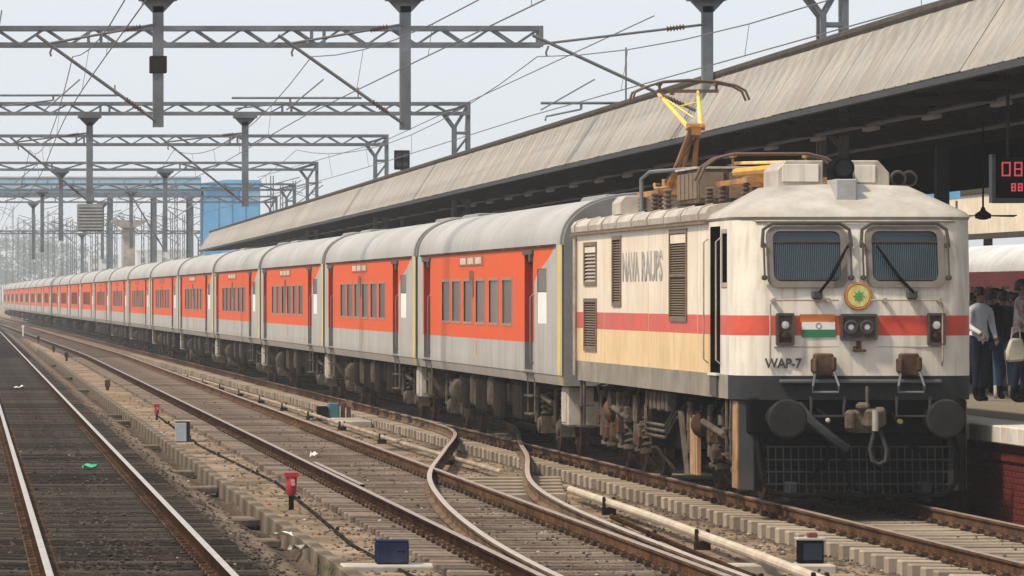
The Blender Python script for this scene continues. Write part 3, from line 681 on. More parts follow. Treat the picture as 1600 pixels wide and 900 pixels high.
# doors, windows, louvres of the side
d = MB().box(-LW+.27, -LW+.3, h_door[0], h_door[1], h_door[2], h_door[3]).build('cab_door', M_dkframe, loco, 0, 0)  # dark door leaf, recess shade included in its colour
MB().box(-LW+.255, -LW+.272, 1.5, 2.05, 2.7, 3.35).build('pane', M_glass, d, 0, 0)
for y in (1.26, 2.3): MB().path([(-LW-.01, y, 1.75), (-LW-.07, y, 1.8), (-LW-.07, y, 3.3), (-LW-.01, y, 3.35)], .011, 8).build('handrail', M_louver_lt, loco)
w = MB().box(-LW-.012, -LW+.02, 1.16, 1.24, 2.72, 3.46).box(-LW-.012, -LW+.02, .8, 1.16, 3.4, 3.46).box(-LW-.012, -LW+.02, .8, 1.16, 2.72, 2.78).build('cab_side_window', M_louver_lt, loco, .004, 0)
MB().box(-LW+.05, -LW+.07, .8, 1.16, 2.78, 3.4).build('pane', M_glass, w, 0, 0)
def louver(h, m, mfr, n, name='louvre', top_panel=0, split=0):
    a, b, c, dd = h[:4]
    f = MB(); e = .06
    f.box(-LW-.02, -LW+.01, a-e, b+e, dd, dd+e).box(-LW-.02, -LW+.01, a-e, b+e, c-e, c).box(-LW-.02, -LW+.01, a-e, a, c, dd).box(-LW-.02, -LW+.01, b, b+e, c, dd)
    if split: f.box(-LW-.02, -LW+.01, a, b, (c+dd)/2-.02, (c+dd)/2+.02)
    fo = f.build(name, mfr, loco, 0, 0)
    MB().box(-LW+.04, -LW+.06, a, b, c, dd).build('backing', M_dkframe, fo, 0, 0)
    if top_panel: MB().box(-LW-.008, -LW+.02, a+.02, b-.02, dd-top_panel, dd-.01).build('top_plate', M_loco_upper, fo, 0, 0); dd -= top_panel
    pitch = (dd-c)/n
    sm_ = MB().add([(-LW+.035, a, 0), (-LW+.035, b, 0), (-LW-.004, b, -pitch*.75), (-LW-.004, a, -pitch*.75), (-LW+.035, a, -.008), (-LW+.035, b, -.008), (-LW-.004, b, -pitch*.75-.008), (-LW-.004, a, -pitch*.75-.008)],
              [(0,1,2,3),(7,6,5,4),(0,4,5,1),(1,5,6,2),(2,6,7,3),(3,7,4,0)]).mesh('slat', m, 0, 0)
    for i in range(n): link('slat', sm_, fo, (0, 0, dd-pitch*i-.005))
louver(h_lt, M_louver, M_louver, 30, top_panel=.13, split=1); louver(h_ln, M_louver, M_louver, 24); louver(h_lu, M_louver_lt, M_louver, 8, top_panel=.1); louver(h_ll, M_louver, M_louver, 18)
put_text('side_lettering', 'NAVA', .56, M_letter_gr, loco, (-LW-.004, 10.55, 2.84), (R(90), 0, R(-90)), 1.75); put_text('side_lettering', 'RAUPS', .56, M_letter_gr, loco, (-LW-.004, 8.55, 2.84), (R(90), 0, R(-90)), 2.05)
MB().path([(-LW-.05, LL-.8, 1.4), (-LW-.05, LL-.8, 3.5)], .03, 8).build('downpipe', M_louver_lt, loco)
MB().box(-LW-.012, -LW+.01, LL-.62, LL-.58, 1.35, 3.5).build('end_seam', M_louver, loco, 0, 0)
mb = MB().box(-LW-.03, -LW+.02, 1.5, 2.06, 1.34, 1.6)
mb.build('door_step', M_dkframe, loco, 0, 0); MB().box(-LW-.05, -LW+.02, 1.42, 2.14, 1.6, 1.63).build('door_sill', M_loco_white, loco, 0, 0)
for y in (3.3, 7.9, 12.6): MB().box(-LW-.003, -LW+.005, y-.008, y+.008, 1.62, 3.55).build('panel_seam', M_loco_cream, loco, 0, 0)
# roof: machine room with rolled edge, cab hood
RF = [(-1.5, 3.56), (-1.54, 3.6), (-1.55, 3.68), (-1.5, 3.76), (-1.38, 3.8), (-1.1, 3.83), (-.7, 3.88), (0, 3.9), (.7, 3.88), (1.1, 3.83), (1.38, 3.8), (1.5, 3.76), (1.55, 3.68), (1.54, 3.6), (1.5, 3.56)]
ro = MB().prism(RF, 2.3, LL-.3, 'y').build('roof', M_loco_roof, loco)
for i in range(9): MB().path([(-1.505, 2.9+i*1.6, 3.57), (-1.55, 2.9+i*1.6, 3.61), (-1.56, 2.9+i*1.6, 3.69), (-1.5, 2.9+i*1.6, 3.77), (-1.36, 2.9+i*1.6, 3.81)], .014, 6).build('roof_clip', M_loco_roof, ro)
MB().box(-1.56, -1.49, 2.3, LL-.3, 3.545, 3.575).build('gutter', M_louver, ro, 0, 0)
def hood():
    mb = MB()
    n = len(PLAN); low = [(x, y+rake(3.56)*max(0, 1-y/.72), 3.56) for x, y in PLAN]
    low = [(-1.5, 2.5, 3.56)]+low+[(1.5, 2.5, 3.56)]
    brow = [(x*1.012, y-.03 if 0 < i < len(low)-1 else y, 3.6) for i, (x, y, z) in enumerate(low)]
    sh = [(x*.985, y+.03 if 0 < i < len(low)-1 else y, 3.66) for i, (x, y, z) in enumerate(low)]
    top = []
    for i, (x, y, z) in enumerate(low):
        tx = max(-.84, min(.84, x*.68)); top.append((tx, 2.5 if i in (0, len(low)-1) else 1.02+(abs(tx)/.84)**3*.12, 4.03-.03*abs(tx)))
    k = len(low)
    for a, b in ((low, brow), (brow, sh), (sh, top)):
        mb.add(a+b, [(i, i+1, k+i+1, k+i) for i in range(k-1)])
    mb.add(top, [tuple(range(k))]); mb.add([low[0], top[0], top[-1], low[-1]], [(0, 1, 2, 3)])
    return mb
hd = hood().build('cab_hood', mat('hood_white', (.46, .44, .41), .6, .3, 2.2, col2=(.33, .3, .265), streak=((.33, .27, .2), .55, 4), amt=.46), loco, 0, 40)
MB().path([(x*.96, y+rake(3.55)*max(0, 1-y/.72)-.035, 3.545) for x, y in PLAN if y < .1], .018, 6).build('drip_rail', M_louver_lt, hd)
# roof-top boxes, headlamp and horns over the cab
def cbx(name, x0, x1, y0, y1, z0, z1, m, cut=0, p=loco):
    mb = MB()
    mb.prism([(x0, z0), (x1, z0), (x1, z1-(cut if cut > 0 else 0)), (x1-abs(cut)*.9 if cut > 0 else x1, z1), (x0+(abs(cut)*.9 if cut < 0 else 0), z1), (x0, z1-(-cut if cut < 0 else 0))], y0, y1, 'y') if cut else mb.box(x0, x1, y0, y1, z0, z1)
    return mb.build(name, m, p, .012, 0)
b1 = cbx('roof_box', -.8, -.22, 1.2, 2.3, 3.98, 4.33, M_loco_roof, -.12); MB().box(-.74, -.28, 1.185, 1.2, 4.06, 4.28).build('hatch', M_loco_white, b1, .004, 0)
b2 = cbx('roof_box', .14, .62, 1.2, 2.3, 3.98, 4.33, M_loco_roof, .16); MB().box(.18, .44, 1.185, 1.2, 4.05, 4.27).build('hatch', M_loco_white, b2, .004, 0)
hb = cbx('headlamp_box', -.17, .09, .55, 1.25, 3.76, 4.08, mat('lamp_box_grey', (.33, .33, .34), .6, .2, 4))
hl = MB().lathe((-.04, .72, 4.22), (0, 1, 0), [(0, .125), (.02, .135), (.5, .135), (.56, .09)], 20).box(-.16, .08, .78, 1.25, 4.06, 4.2).build('headlamp', M_black, loco)
MB().lathe((-.04, .716, 4.22), (0, 1, 0), [(0, .1), (.004, .1)], 18).build('lens', mat('dark_lens', (.01, .01, .012), .35, .2, 4, spec=.25), hl)
for x, y in ((.75, 1.3), (.92, 1.45)):
    hn_ = MB().lathe((x, y, 4.1), (0, 1, 0), [(0, .1), (.02, .11), (.12, .06), (.35, .035), (.5, .05)], 14).tube((x, y+.3, 3.85), (x, y+.3, 4.1), .03, 6).build('horn', M_gear2, loco)
    MB().lathe((x, y-.004, 4.1), (0, 1, 0), [(0, .075), (.003, .075)], 14).build('horn_mouth', M_black, hn_)
# machine room roof equipment
def insulator(mb, x, y, z, h=.32, r=.07, mi=0):
    prof = []; n = 5
    for i in range(n): prof += [(h*i/n, r*.5), (h*(i+.4)/n, r), (h*(i+.6)/n, r), (h*(i+.95)/n, r*.5)]
    mb.lathe((x, y, z), (0, 0, 1), prof, 10, mi)
rb = cbx('roof_resistor', -.85, .75, 7.6, 9.6, 3.9, 4.38, M_gear2)
for i in range(4): MB().box(-.82+i*.4, -.5+i*.4, 7.57, 7.6, 3.97, 4.33).build('grille', M_louver, rb, .004, 0)
for i in range(5): MB().box(-.865, -.85, 7.68+i*.39, 7.98+i*.39, 3.97, 4.33).build('grille', M_louver, rb, .004, 0)
MB().box(-.88, .78, 7.57, 9.63, 4.38, 4.41).build('lid', M_loco_roof, rb, .004, 0)
cbx('roof_box', -.95, .4, 15.0, 15.9, 3.86, 4.15, M_loco_roof, -.1); cbx('roof_box', .2, .9, 10.2, 11.4, 3.88, 4.3, M_loco_roof)
for x, y, h in ((-.6, 5.0, .3), (.5, 5.0, .3), (-.6, 7.0, .3), (.5, 7.0, .3), (-.6, 13.2, .3), (.5, 13.2, .3), (-.6, 15, .28), (.5, 15, .28), (-.2, 10.4, .4), (.1, 11.8, .42), (-.75, 11.2, .34), (-.8, 12.2, .3), (.9, 12.2, .35), (-.9, 6.2, .26)):
    m_ = MB(); insulator(m_, x, y, 3.84, h); m_.build('roof_insulator', M_insul, loco)
MB().path([(-.75, 11.2, 4.2), (-.8, 12.2, 4.2), (-.7, 13, 4.28), (-.5, 14, 4.3)], .025, 6).build('roof_busbar', M_orange_arm, loco)
MB().path([(-.95, 12.6, 3.86), (-.95, 12.6, 4.35), (-.85, 12.45, 4.45), (-.2, 12.2, 4.5)], .03, 8).build('roof_pipe', M_grey_steel, loco)
MB().path([(.1, 11.8, 4.3), (-.2, 10.4, 4.26), (-.2, 9, 4.46), (-.1, 7, 4.3)], .025, 6).build('roof_busbar', M_gear2, loco)
# front pantograph, folded down
p1 = MB()
for x in (-.6, .5): p1.bar((x, 4.6, 4.16), (x, 7.3, 4.16), .07)
for y in (4.6, 7.3): p1.bar((-.65, y, 4.16), (.55, y, 4.16), .07)
p1 = p1.build('folded_pantograph', M_orange_arm, loco, 0, 0)
MB().path([(-.3, 7.1, 4.22), (-.05, 3.9, 4.34), (.2, 7.1, 4.22)], .035, 8).path([(-.5, 6.5, 4.3), (-.1, 4.2, 4.32)], .06, 8).build('lower_arm', M_yellow, p1)
MB().path([(-.45, 7.0, 4.44), (-.15, 3.9, 4.38), (.35, 7.0, 4.44)], .022, 8).build('upper_arm', M_yellow_arm, p1)
for y in (6.55, 6.95): MB().path([(-1.0, y, 4.2), (-.92, y, 4.38), (-.75, y, 4.5), (-.5, y, 4.56), (.5, y, 4.56), (.75, y, 4.5), (.92, y, 4.38), (1.0, y, 4.2)], .02, 8).build('head_bar', M_pan, p1)
MB().bar((-.5, 6.55, 4.53), (-.5, 6.95, 4.53), .04).bar((.5, 6.55, 4.53), (.5, 6.95, 4.53), .04).bar((-.5, 6.75, 4.4), (-.5, 6.75, 4.55), .03).bar((.5, 6.75, 4.4), (.5, 6.75, 4.55), .03).build('head_carrier', M_orange_arm, p1, 0, 0)
# rear pantograph, raised to the contact wire
p2 = MB()
for x in (-.6, .5): p2.bar((x, 13.0, 4.16), (x, 15.2, 4.16), .08)
for y in (13.0, 15.2): p2.bar((-.65, y, 4.16), (.55, y, 4.16), .08)
p2 = p2.build('raised_pantograph', M_orange_arm, loco, 0, 0)
la = MB().tube((-.24, 14.9, 4.2), (-.02, 13.75, 5.15), .05, 10).tube((.14, 14.9, 4.2), (.06, 13.75, 5.15), .04, 10).tube((-.04, 15.1, 4.25), (.0, 13.95, 5.05), .028, 8).lathe((-.12, 13.75, 5.16), (1, 0, 0), [(0, .055), (.28, .055)], 12).box(-.04, .1, 13.7, 13.82, 5.04, 5.17).box(-.3, .2, 14.75, 15.05, 4.15, 4.4).build('lower_arm', M_orange_arm, p2)
MB().path([(-.3, 14.7, 4.35), (-.1, 14.0, 4.75), (.05, 13.85, 5.0)], .014, 6).build('control_rod', M_gear2, p2)
ua = MB().tube((-.08, 13.72, 5.14), (-.46, 14.3, 5.68), .042, 8, 0, .026).tube((.1, 13.72, 5.14), (.14, 14.3, 5.72), .042, 8, 0, .026).tube((-.3, 14.05, 5.45), (.12, 14.2, 5.55), .014, 6).tube((.0, 13.8, 5.3), (-.38, 14.25, 5.62), .012, 6).build('upper_arm', M_yellow_arm, p2)
for y in (14.15, 14.5): MB().path([(-.87, y, 5.58), (-.83, y, 5.7), (-.66, y, 5.78), (-.4, y, 5.86), (0, y, 5.885), (.4, y, 5.86), (.7, y, 5.8), (.84, y, 5.72), (.9, y, 5.58)], .019, 8).build('head_bar', M_pan, p2)
MB().bar((-.44, 14.15, 5.83), (-.44, 14.5, 5.83), .05).bar((.42, 14.15, 5.83), (.42, 14.5, 5.83), .05).bar((-.48, 14.3, 5.72), (.45, 14.3, 5.72), .05).bar((-.44, 14.3, 5.7), (-.44, 14.3, 5.85), .04).bar((.42, 14.3, 5.7), (.42, 14.3, 5.85), .04).bar((-.25, 14.3, 5.66), (-.25, 14.3, 5.76), .06).build('head_carrier', M_pan, p2, 0, 0)
# ---- cab front
def fy(z): return rake(z)-.03
def rrect(x0, x1, z0, z1, r, n=5):
    out = []
    for cx_, cz_, a0 in ((x1-r, z1-r, 0), (x0+r, z1-r, 90), (x0+r, z0+r, 180), (x1-r, z0+r, 270)):
        for i in range(n+1):
            a = R(a0+90*i/n); out.append((cx_+r*math.cos(a), cz_+r*math.sin(a)))
    return out
def ring(outer, inner, y_of, y2_of, m, name, p):
    n = len(outer); mb = MB()
    vo = [(x, y_of(z), z) for x, z in outer]; vi = [(x, y_of(z), z) for x, z in inner]
    vo2 = [(x, y2_of(z), z) for x, z in outer]; vi2 = [(x, y2_of(z), z) for x, z in inner]
    q = []
    for i in range(n):
        j = (i+1) % n; q += [(i, j, n+j, n+i), (i, 2*n+i, 2*n+j, j), (n+i, n+j, 3*n+j, 3*n+i)]
    mb.add(vo+vi+vo2+vi2, q); return mb.build(name, m, p, 0, 40)
for x0, x1 in ((-1.12, -.13), (.11, 1.08)):
    zz0, zz1 = 2.72, 3.48
    fr = ring(rrect(x0, x1, zz0, zz1, .12), rrect(x0+.075, x1-.075, zz0+.075, zz1-.06, .09), lambda z: fy(z)-.05, lambda z: fy(z)+.02, mat('windscreen_surround', (.17, .15, .13), .6, .3, 5), 'windscreen', loco)
    q = rrect(x0+.06, x1-.06, zz0+.06, zz1-.05, .08)
    MB().add([(x, fy(z)-.012, z) for x, z in q], [tuple(range(len(q)))]).build('pane', M_glass, fr, 0, 0)
    mb = MB(); n = 34
    for i in range(n): 
        x = x0+.1+(x1-x0-.2)*i/(n-1); mb.tube((x, fy(zz0+.1)-.03, zz0+.1), (x, fy(zz1-.2)-.03, zz1-.2), .005, 5)
    mb.build('wire_grille', mat('grille_wire', (.07, .105, .135), .5, .2, 5), fr)
    mb = MB()
    for z in (zz0+.1, zz1-.19): mb.bar((x0+.05, fy(z)-.035, z), (x1-.05, fy(z)-.035, z), .026)
    mb.build('grille_rail', M_dkframe, fr, 0, 0)
    mb = MB().path([(x0-.06, fy(zz1-.22)-.06, zz1-.22), (x0-.04, fy(zz1)-.06, zz1-.04), (x0+.08, fy(zz1)-.06, zz1+.04), (x1-.08, fy(zz1)-.06, zz1+.04), (x1+.04, fy(zz1)-.06, zz1-.04), (x1+.06, fy(zz1-.22)-.06, zz1-.22)], .022, 6)
    for x in (x0-.045, x1+.045):
        mb.path([(x, fy(zz1-.25)-.07, zz1-.2), (x, fy(zz0)-.07, zz0+.1)], .013, 6)
        for z in (zz1-.24, zz0+.12): mb.lathe((x, fy(z)-.09, z), (0, 1, 0), [(0, .035), (.07, .035)], 8)
    mb.build('guard_bar', M_dkframe, fr)
for px, pz, tx in ((-.5, 2.66, -.18), (.68, 2.66, .3)):
    mb = MB().path([(px, fy(pz)-.1, pz-.01), ((px+tx)/2, fy(2.85)-.14, 2.85), (tx, fy(3.1)-.11, 3.14)], .02, 6)
    mb.tube((px+(tx-px)*.42, fy(2.9)-.115, 2.83), (tx+(tx-px)*.18, fy(3.2)-.1, 3.24), .015, 5)
    w = mb.build('wiper', M_black, loco); MB().cbox((px-.02, fy(pz)-.06, pz-.03), (.13, .1, .12)).build('wiper_motor', M_dkframe, w, .02, 0)
# handrail over the lamps with fixings
hr = MB().path([(-1.1, -.02, 1.75), (-1.1, -.09, 1.8), (-1.1, -.09, 2.5), (-1.06, -.09, 2.56), (-.25, -.1, 2.56)], .012, 6).path([(.15, -.1, 2.56), (1.0, -.09, 2.56), (1.04, -.09, 2.5), (1.04, -.09, 1.8), (1.04, -.02, 1.75)], .012, 6)
for x in (-1.06, -.38, .32, 1.0): hr.tube((x, -.13, 2.56), (x, .0, 2.56), .03, 8)
hr.build('front_handrail', M_louver_lt, loco)
# headlamp pair and marker lamps
hp = ring(rrect(-.23, .23, 2.06, 2.39, .03), rrect(-.2, .2, 2.09, 2.36, .02), lambda z: -.12, lambda z: 0, M_dkframe, 'headlamp_pair', loco)
MB().box(-.2, .2, -.095, -.03, 2.09, 2.36).build('bezel', M_gear2, hp, 0, 0)
for x in (-.1, .1):
    l = MB().lathe((x, -.1, 2.225), (0, -1, 0), [(0, .09), (.02, .09), (.025, .07), (.012, .068)], 20).build('lamp', M_dkframe, hp)
    MB().lathe((x, -.105, 2.225), (0, -1, 0), [(0, .066), (.006, .05), (.008, .02)], 18).build('lens', M_lamp, l)
for x0 in (-1.02, .86):
    mk = ring(rrect(x0, x0+.22, 2.0, 2.4, .02), rrect(x0+.025, x0+.195, 2.03, 2.37, .015), lambda z: -.1, lambda z: .02, M_dkframe, 'marker_lamp', loco)
    MB().box(x0+.02, x0+.2, -.07, -.02, 2.02, 2.38).build('bezel', M_gear, mk, 0, 0)
    MB().lathe((x0+.11, -.07, 2.25), (0, -1, 0), [(0, .052), (.01, .045), (.014, .02)], 16).build('lens', M_lamp, mk)
    MB().lathe((x0+.11, -.07, 2.11), (0, -1, 0), [(0, .06), (.02, .052), (.03, .02)], 16).build('lens', M_redlens, mk)
# flag and round emblem
fl = MB().box(-.72, -.29, -.036, -.03, 2.29, 2.385).build('flag', M_saffron, loco, 0, 0); tag(fl, 'orange, white and green flag panel')
MB().box(-.7, -.285, -.037, -.03, 2.195, 2.289).build('white_stripe', M_white, fl, 0, 0); MB().box(-.7, -.28, -.038, -.03, 2.1, 2.194).build('green_stripe', M_green, fl, 0, 0)
wheel = ring([(-.49+.038*math.cos(a*.3142), 2.242+.038*math.sin(a*.3142)) for a in range(20)], [(-.49+.026*math.cos(a*.3142), 2.242+.026*math.sin(a*.3142)) for a in range(20)], lambda z: -.041, lambda z: -.036, mat('flag_wheel', (.2, .25, .4), .6, .1, 4), 'flag_wheel', fl)
em = MB().lathe((0, fy(2.61)-.04, 2.61), (0, 1, 0), [(0, .17), (.02, .175), (.05, .175)], 28).build('round_emblem', mat('emblem_red', (.52, .16, .07), .5, .3, 14), loco)
tag(em, 'round emblem with red rim, yellow disc and green centre')
MB().lathe((0, fy(2.61)-.046, 2.61), (0, 1, 0), [(0, .135), (.01, .137)], 28).build('emblem_disc', mat('emblem_yellow', (.66, .5, .16), .5, .3, 20, col2=(.55, .6, .25)), em)
ec = MB(); pts = []
for i in range(16):
    r = .075 if i % 2 == 0 else .04; a = i*math.pi/8; pts.append((r*math.cos(a), 2.61+r*math.sin(a)))
ec.prism(pts, fy(2.61)-.052, fy(2.61)-.045, 'y').build('emblem_centre', mat('emblem_green', (.1, .3, .08), .5, .3, 14), em, 0, 0)
ring([(.16*math.cos(a*.2244), 2.61+.16*math.sin(a*.2244)) for a in range(28)], [(.15*math.cos(a*.2244), 2.61+.15*math.sin(a*.2244)) for a in range(28)], lambda z: fy(2.61)-.046, lambda z: fy(2.61)-.03, M_yellow, 'emblem_ring', em)
MB().box(-.07, .09, -.11, -.02, 1.92, 1.95).box(-.02, .03, -.09, -.02, 1.95, 2.05).box(-.06, -.03, -.1, -.02, 1.95, 1.99).build('lamp_bracket', M_gear, loco, .006, 0)
put_text('front_lettering', 'WAP-7', .165, M_letter_dk, loco, (-1.16, -.034, 1.72), (R(90), 0, 0), .46)
MB().box(-1.04, 1.04, -.028, .02, 1.975, 1.985).build('front_seam', M_louver_lt, loco, 0, 0)
for x in (-.43, .63):
    j = MB().box(x-.13, x+.1, -.2, -.02, 1.62, 1.9).box(x-.16, x-.11, -.26, -.02, 1.66, 1.84).box(x+.07, x+.13, -.24, -.02, 1.68, 1.86).build('jumper_socket', M_gear, loco, .02, 0)
    MB().path([(x-.12, -.2, 1.7), (x-.17, -.28, 1.5), (x-.17, -.24, 1.42), (x+.15, -.24, 1.42), (x+.15, -.28, 1.5), (x+.1, -.2, 1.68)], .016, 6).build('loop', M_grey_steel, j)
    MB().path([(x-.18, -.2, 1.36), (x-.2, -.3, 1.12), (x+.2, -.3, 1.12), (x+.24, -.2, 1.36)], .022, 6).build('step_loop', M_skirt_dk, j)
MB().box(-.98, 1.02, -.16, -.02, 1.53, 1.575).build('front_step', mat('step_grey', (.1, .1, .1), .7, .3, 4), loco, .01, 0)
# headstock, buffers, coupler, cowcatcher
MB().box(-1.35, 1.35, .02, .35, .9, 1.34).build('headstock', M_black, loco, .02, 0)
for x in (-.978, .978):
    bf = MB().lathe((x, .05, 1.1), (0, -1, 0), [(0, .17), (.2, .17), (.2, .13), (.62, .13)], 20).build('buffer', M_dark, loco)
    MB().lathe((x, -.57, 1.1), (0, -1, 0), [(0, .15), (.02, .24), (.06, .245), (.085, .22), (.095, .1)], 28).build('buffer_head', mat('buffer_plate', (.03, .03, .031), .75, .4, 5, col2=(.06, .053, .047)), bf)
cp = MB().box(-.15, .17, -.45, .05, .92, 1.2).box(-.22, -.12, -.62, -.3, .95, 1.2).box(-.02, .2, -.66, -.4, .98, 1.22).box(.14, .26, -.55, -.3, 1.0, 1.24).box(-.1, .05, -.6, -.4, 1.2, 1.3).build('coupler', mat('coupler_iron', (.17, .14, .11), .75, .4, 8, .01, col2=(.09, .065, .05)), loco, .035, 0)
MB().tube((.03, -.5, 1.2), (.03, -.5, 1.5), .02, 8).build('lift_rod', M_gear2, cp)
MB().tube((.1, -.66, .95), (.1, -.66, 1.2), .04, 10).build('knuckle_pin', mat('worn_steel', (.4, .37, .33), .5, .2, 6, metal=.4), cp)
MB().path([(.1, -.6, .95), (.03, -.68, .72), (.06, -.7, .58), (.14, -.7, .54), (.22, -.7, .58), (.24, -.68, .72), (.17, -.6, .95)], .028, 8).build('shackle', M_skirt_dk, cp)
for pts, r, m, nm in (([(-.75, -.1, 1.25), (-.62, -.35, 1.05), (-.4, -.45, .86), (-.2, -.4, .72)], .06, M_skirt_dk, 'brake_hose'), ([(-.5, -.05, 1.2), (-.42, -.3, 1.1), (-.4, -.3, .95), (-.42, -.25, .6), (-.6, -.2, .35)], .024, M_black, 'brake_hose'), ([(.42, -.05, 1.15), (.45, -.3, 1.05), (.5, -.3, .9), (.62, -.25, .75), (.75, -.25, .7)], .028, M_black, 'brake_hose'),
                      ([(-.28, -.05, .9), (-.25, -.25, .75), (-.18, -.22, .45), (-.1, -.15, .2)], .02, M_black, 'brake_hose')):
    MB().path(pts, r, 8).build(nm, m, loco)
MB().lathe((-.42, -.32, 1.06), (-.3, -1, .4), [(0, .03), (.05, .03), (.06, .02)], 10).build('hose_cock', M_conc_pale, loco); MB().lathe((.46, -.33, 1.06), (0, -1, 0), [(0, .03), (.08, .03)], 10).build('hose_cock', mat('cock_olive', (.2, .2, .04), .6, .2, 6), loco)
cw = MB().path([(-1.22, .3, 1.0), (-1.24, -.02, .7), (-1.2, -.12, .32), (-1.08, -.2, .17), (-.9, -.22, .14), (.9, -.22, .14), (1.08, -.2, .17), (1.2, -.12, .32), (1.24, -.02, .7), (1.22, .3, 1.0)], .036, 8).build('cowcatcher', M_black, loco)
mb = MB()
for i in range(25): mb.bar((-1.13+i*.0942, -.17, .17), (-1.13+i*.0942, -.1, .74), .012)
for z in (.28, .43, .58, .74): mb.bar((-1.17, -.19+(z-.14)*.14, z), (1.17, -.19+(z-.14)*.14, z), .018)
mb.build('mesh_guard', mat('mesh_black', (.02, .02, .022), .7, .3, 5), cw, 0, 0)
for x in (-.83, .83): MB().box(x-.06, x+.06, -.2, .2, .06, .3).build('rail_guard', M_skirt_dk, cw, .02, 0)
MB().box(-1.1, 1.1, .16, .2, .2, .95).build('guard_plate', M_black, cw, 0, 0)
for s in (-1, 1):
    MB().prism([(s*1.28, .1), (s*1.42, .35), (s*1.4, .75), (s*1.2, .75), (s*1.15, .2)], .18, 1.32, 'z').build('corner_plate', M_skirt_dk, loco, .015, 0)
    MB().box(s*1.42-.02, s*1.42+.02, .4, .8, .2, 1.3).build('sand_box_plate', M_tan, loco, .006, 0)
MB().box(-1.3, -1.24, 4.7, 5.35, .22, 1.02).build('bogie_cover_plate', M_tan, loco, .006, 0)
MB().prism([(5.45, .2), (5.62, .2), (6.25, 1.05), (6.0, 1.05)], -1.33, -1.28, 'x').build('diagonal_brace', M_gear2, loco, .006, 0)
# bogies
def loco_bogie(yc, mirror=1):
    rnd = random.Random(int(yc*10))
    fr = MB()
    for s in (-1, 1): fr.prism([(yc-2.6, .78), (yc-2.35, .6), (yc+2.35, .6), (yc+2.6, .78), (yc+2.6, 1.0), (yc+1.2, 1.0), (yc+.9, .92), (yc-.9, .92), (yc-1.2, 1.0), (yc-2.6, 1.0)], s*1.06-.07, s*1.06+.07, 'x')
    for y in (yc-2.4, yc-.9, yc+.9, yc+2.4): fr.box(-1, 1, y-.12, y+.12, .62, .9)
    b = fr.build('bogie', M_gear, loco, .015, 0)
    for k in (-1.85, 0, 1.85):
        MB().box(-.68, .68, yc+k-.62, yc+k+.5, .2, .98).build('motor_dark_backing', M_black, b, .06, 0)  # black boxes added as dark backing to fill the underside between the wheels
        for s in (-1, 1):
            w = MB().lathe((s*.8, yc+k, .545), (s, 0, 0), [(0, .57), (.03, .56), (.035, .53), (.12, .525), (.13, .46), (.08, .42), (.08, .16), (.16, .14)], 30).build('wheel', M_gear, b)
            MB().lathe((s*.93, yc+k, .545), (s, 0, 0), [(0, .15), (.1, .15)], 16).box(s*1.08-.1, s*1.08+.12, yc+k-.2, yc+k+.2, .36, .74).lathe((s*1.2, yc+k, .545), (s, 0, 0), [(-.05, .15), (.06, .14), (.08, .08)], 16).build('axle_box', M_gear2 if (k == 0) else M_gear, b, 0, 35)
            for dy in (-.33, .33):
                MB().spring((s*1.14, yc+k+dy), .085, .42, .9, 5, .022, 6).tube((s*1.14, yc+k+dy, .36), (s*1.14, yc+k+dy, .42), .12, 12).build('coil_spring', M_gear2, b)
            MB().tube((s*1.27, yc+k+.12, .5), (s*1.25, yc+k+.1, 1.12), .04, 8).tube((s*1.26, yc+k+.11, .8), (s*1.25, yc+k+.1, 1.18), .055, 8).build('damper', M_gear2, b)
            MB().box(s*1.0, s*1.12, yc+k+.62, yc+k+.72, .3, .8).box(s*.75, s*.9, yc+k+.57, yc+k+.66, .35, .75).build('brake_block', M_gear, b, .01, 0)
            MB().path([(s*1.2, yc+k-.55, 1.15), (s*1.22, yc+k-.55, .7), (s*1.0, yc+k-.6, .35), (s*.8, yc+k-.58, .12)], .025, 6).build('sand_pipe', M_gear2, b)
    for s in (-1, 1):
        MB().lathe((s*1.2, yc+.95, .9), (s, 0, 0), [(0, .16), (.1, .17), (.16, .12), (.2, .04)], 16).build('brake_cylinder', M_gear, b)
        MB().tube((s*1.3, yc-1.3, .82), (s*1.3, yc+.5, .95), .045, 8).build('traction_link', M_gear2, b)
        for i in range(16):
            y = yc-2.5+rnd.random()*5; z = 1.0+rnd.random()*.25
            MB().path([(s*1.1, y, 1.3), (s*(1.2+rnd.random()*.12), y+rnd.uniform(-.1, .1), z), (s*1.22, y+rnd.uniform(-.3, .3), z-.35), (s*1.05, y+rnd.uniform(-.4, .4), .6)], .018+rnd.random()*.012, 6).build('cable', rnd.choice((M_gear, M_gear2, M_dark)), b)
        for i in range(14):
            y = yc-2.5+rnd.random()*5; z = .55+rnd.random()*.5; e = .06+rnd.random()*.09
            MB().cbox((s*(1.2+rnd.random()*.08), y, z), (.14, e*2, e*1.8)).build('bracket', rnd.choice((M_gear, M_gear2, M_gear)), b, .015, 0)
    return b
loco_bogie(3.6); loco_bogie(12.6)
tk = MB().box(-1.25, 1.25, 6.7, 9.4, .5, 1.3).build('transformer_tank', M_black, loco, .03, 0)
for i in range(6): MB().box(-1.38, -1.25, 6.9+i*.4, 7.12+i*.4, 1.02+(i % 2)*.02, 1.28).build('cooling_fin', M_gear2, tk, .01, 0)
for z in (.66, .74, .82): MB().path([(-1.3, 6.5, z+.3), (-1.36, 7.2, z), (-1.36, 9.1, z), (-1.3, 9.6, z+.25)], .025, 6).build('pipe', M_gear2, tk)
MB().box(-1.0, 1.0, .5, 16, 1.0, 1.32).build('underframe', M_black, loco, 0, 0)
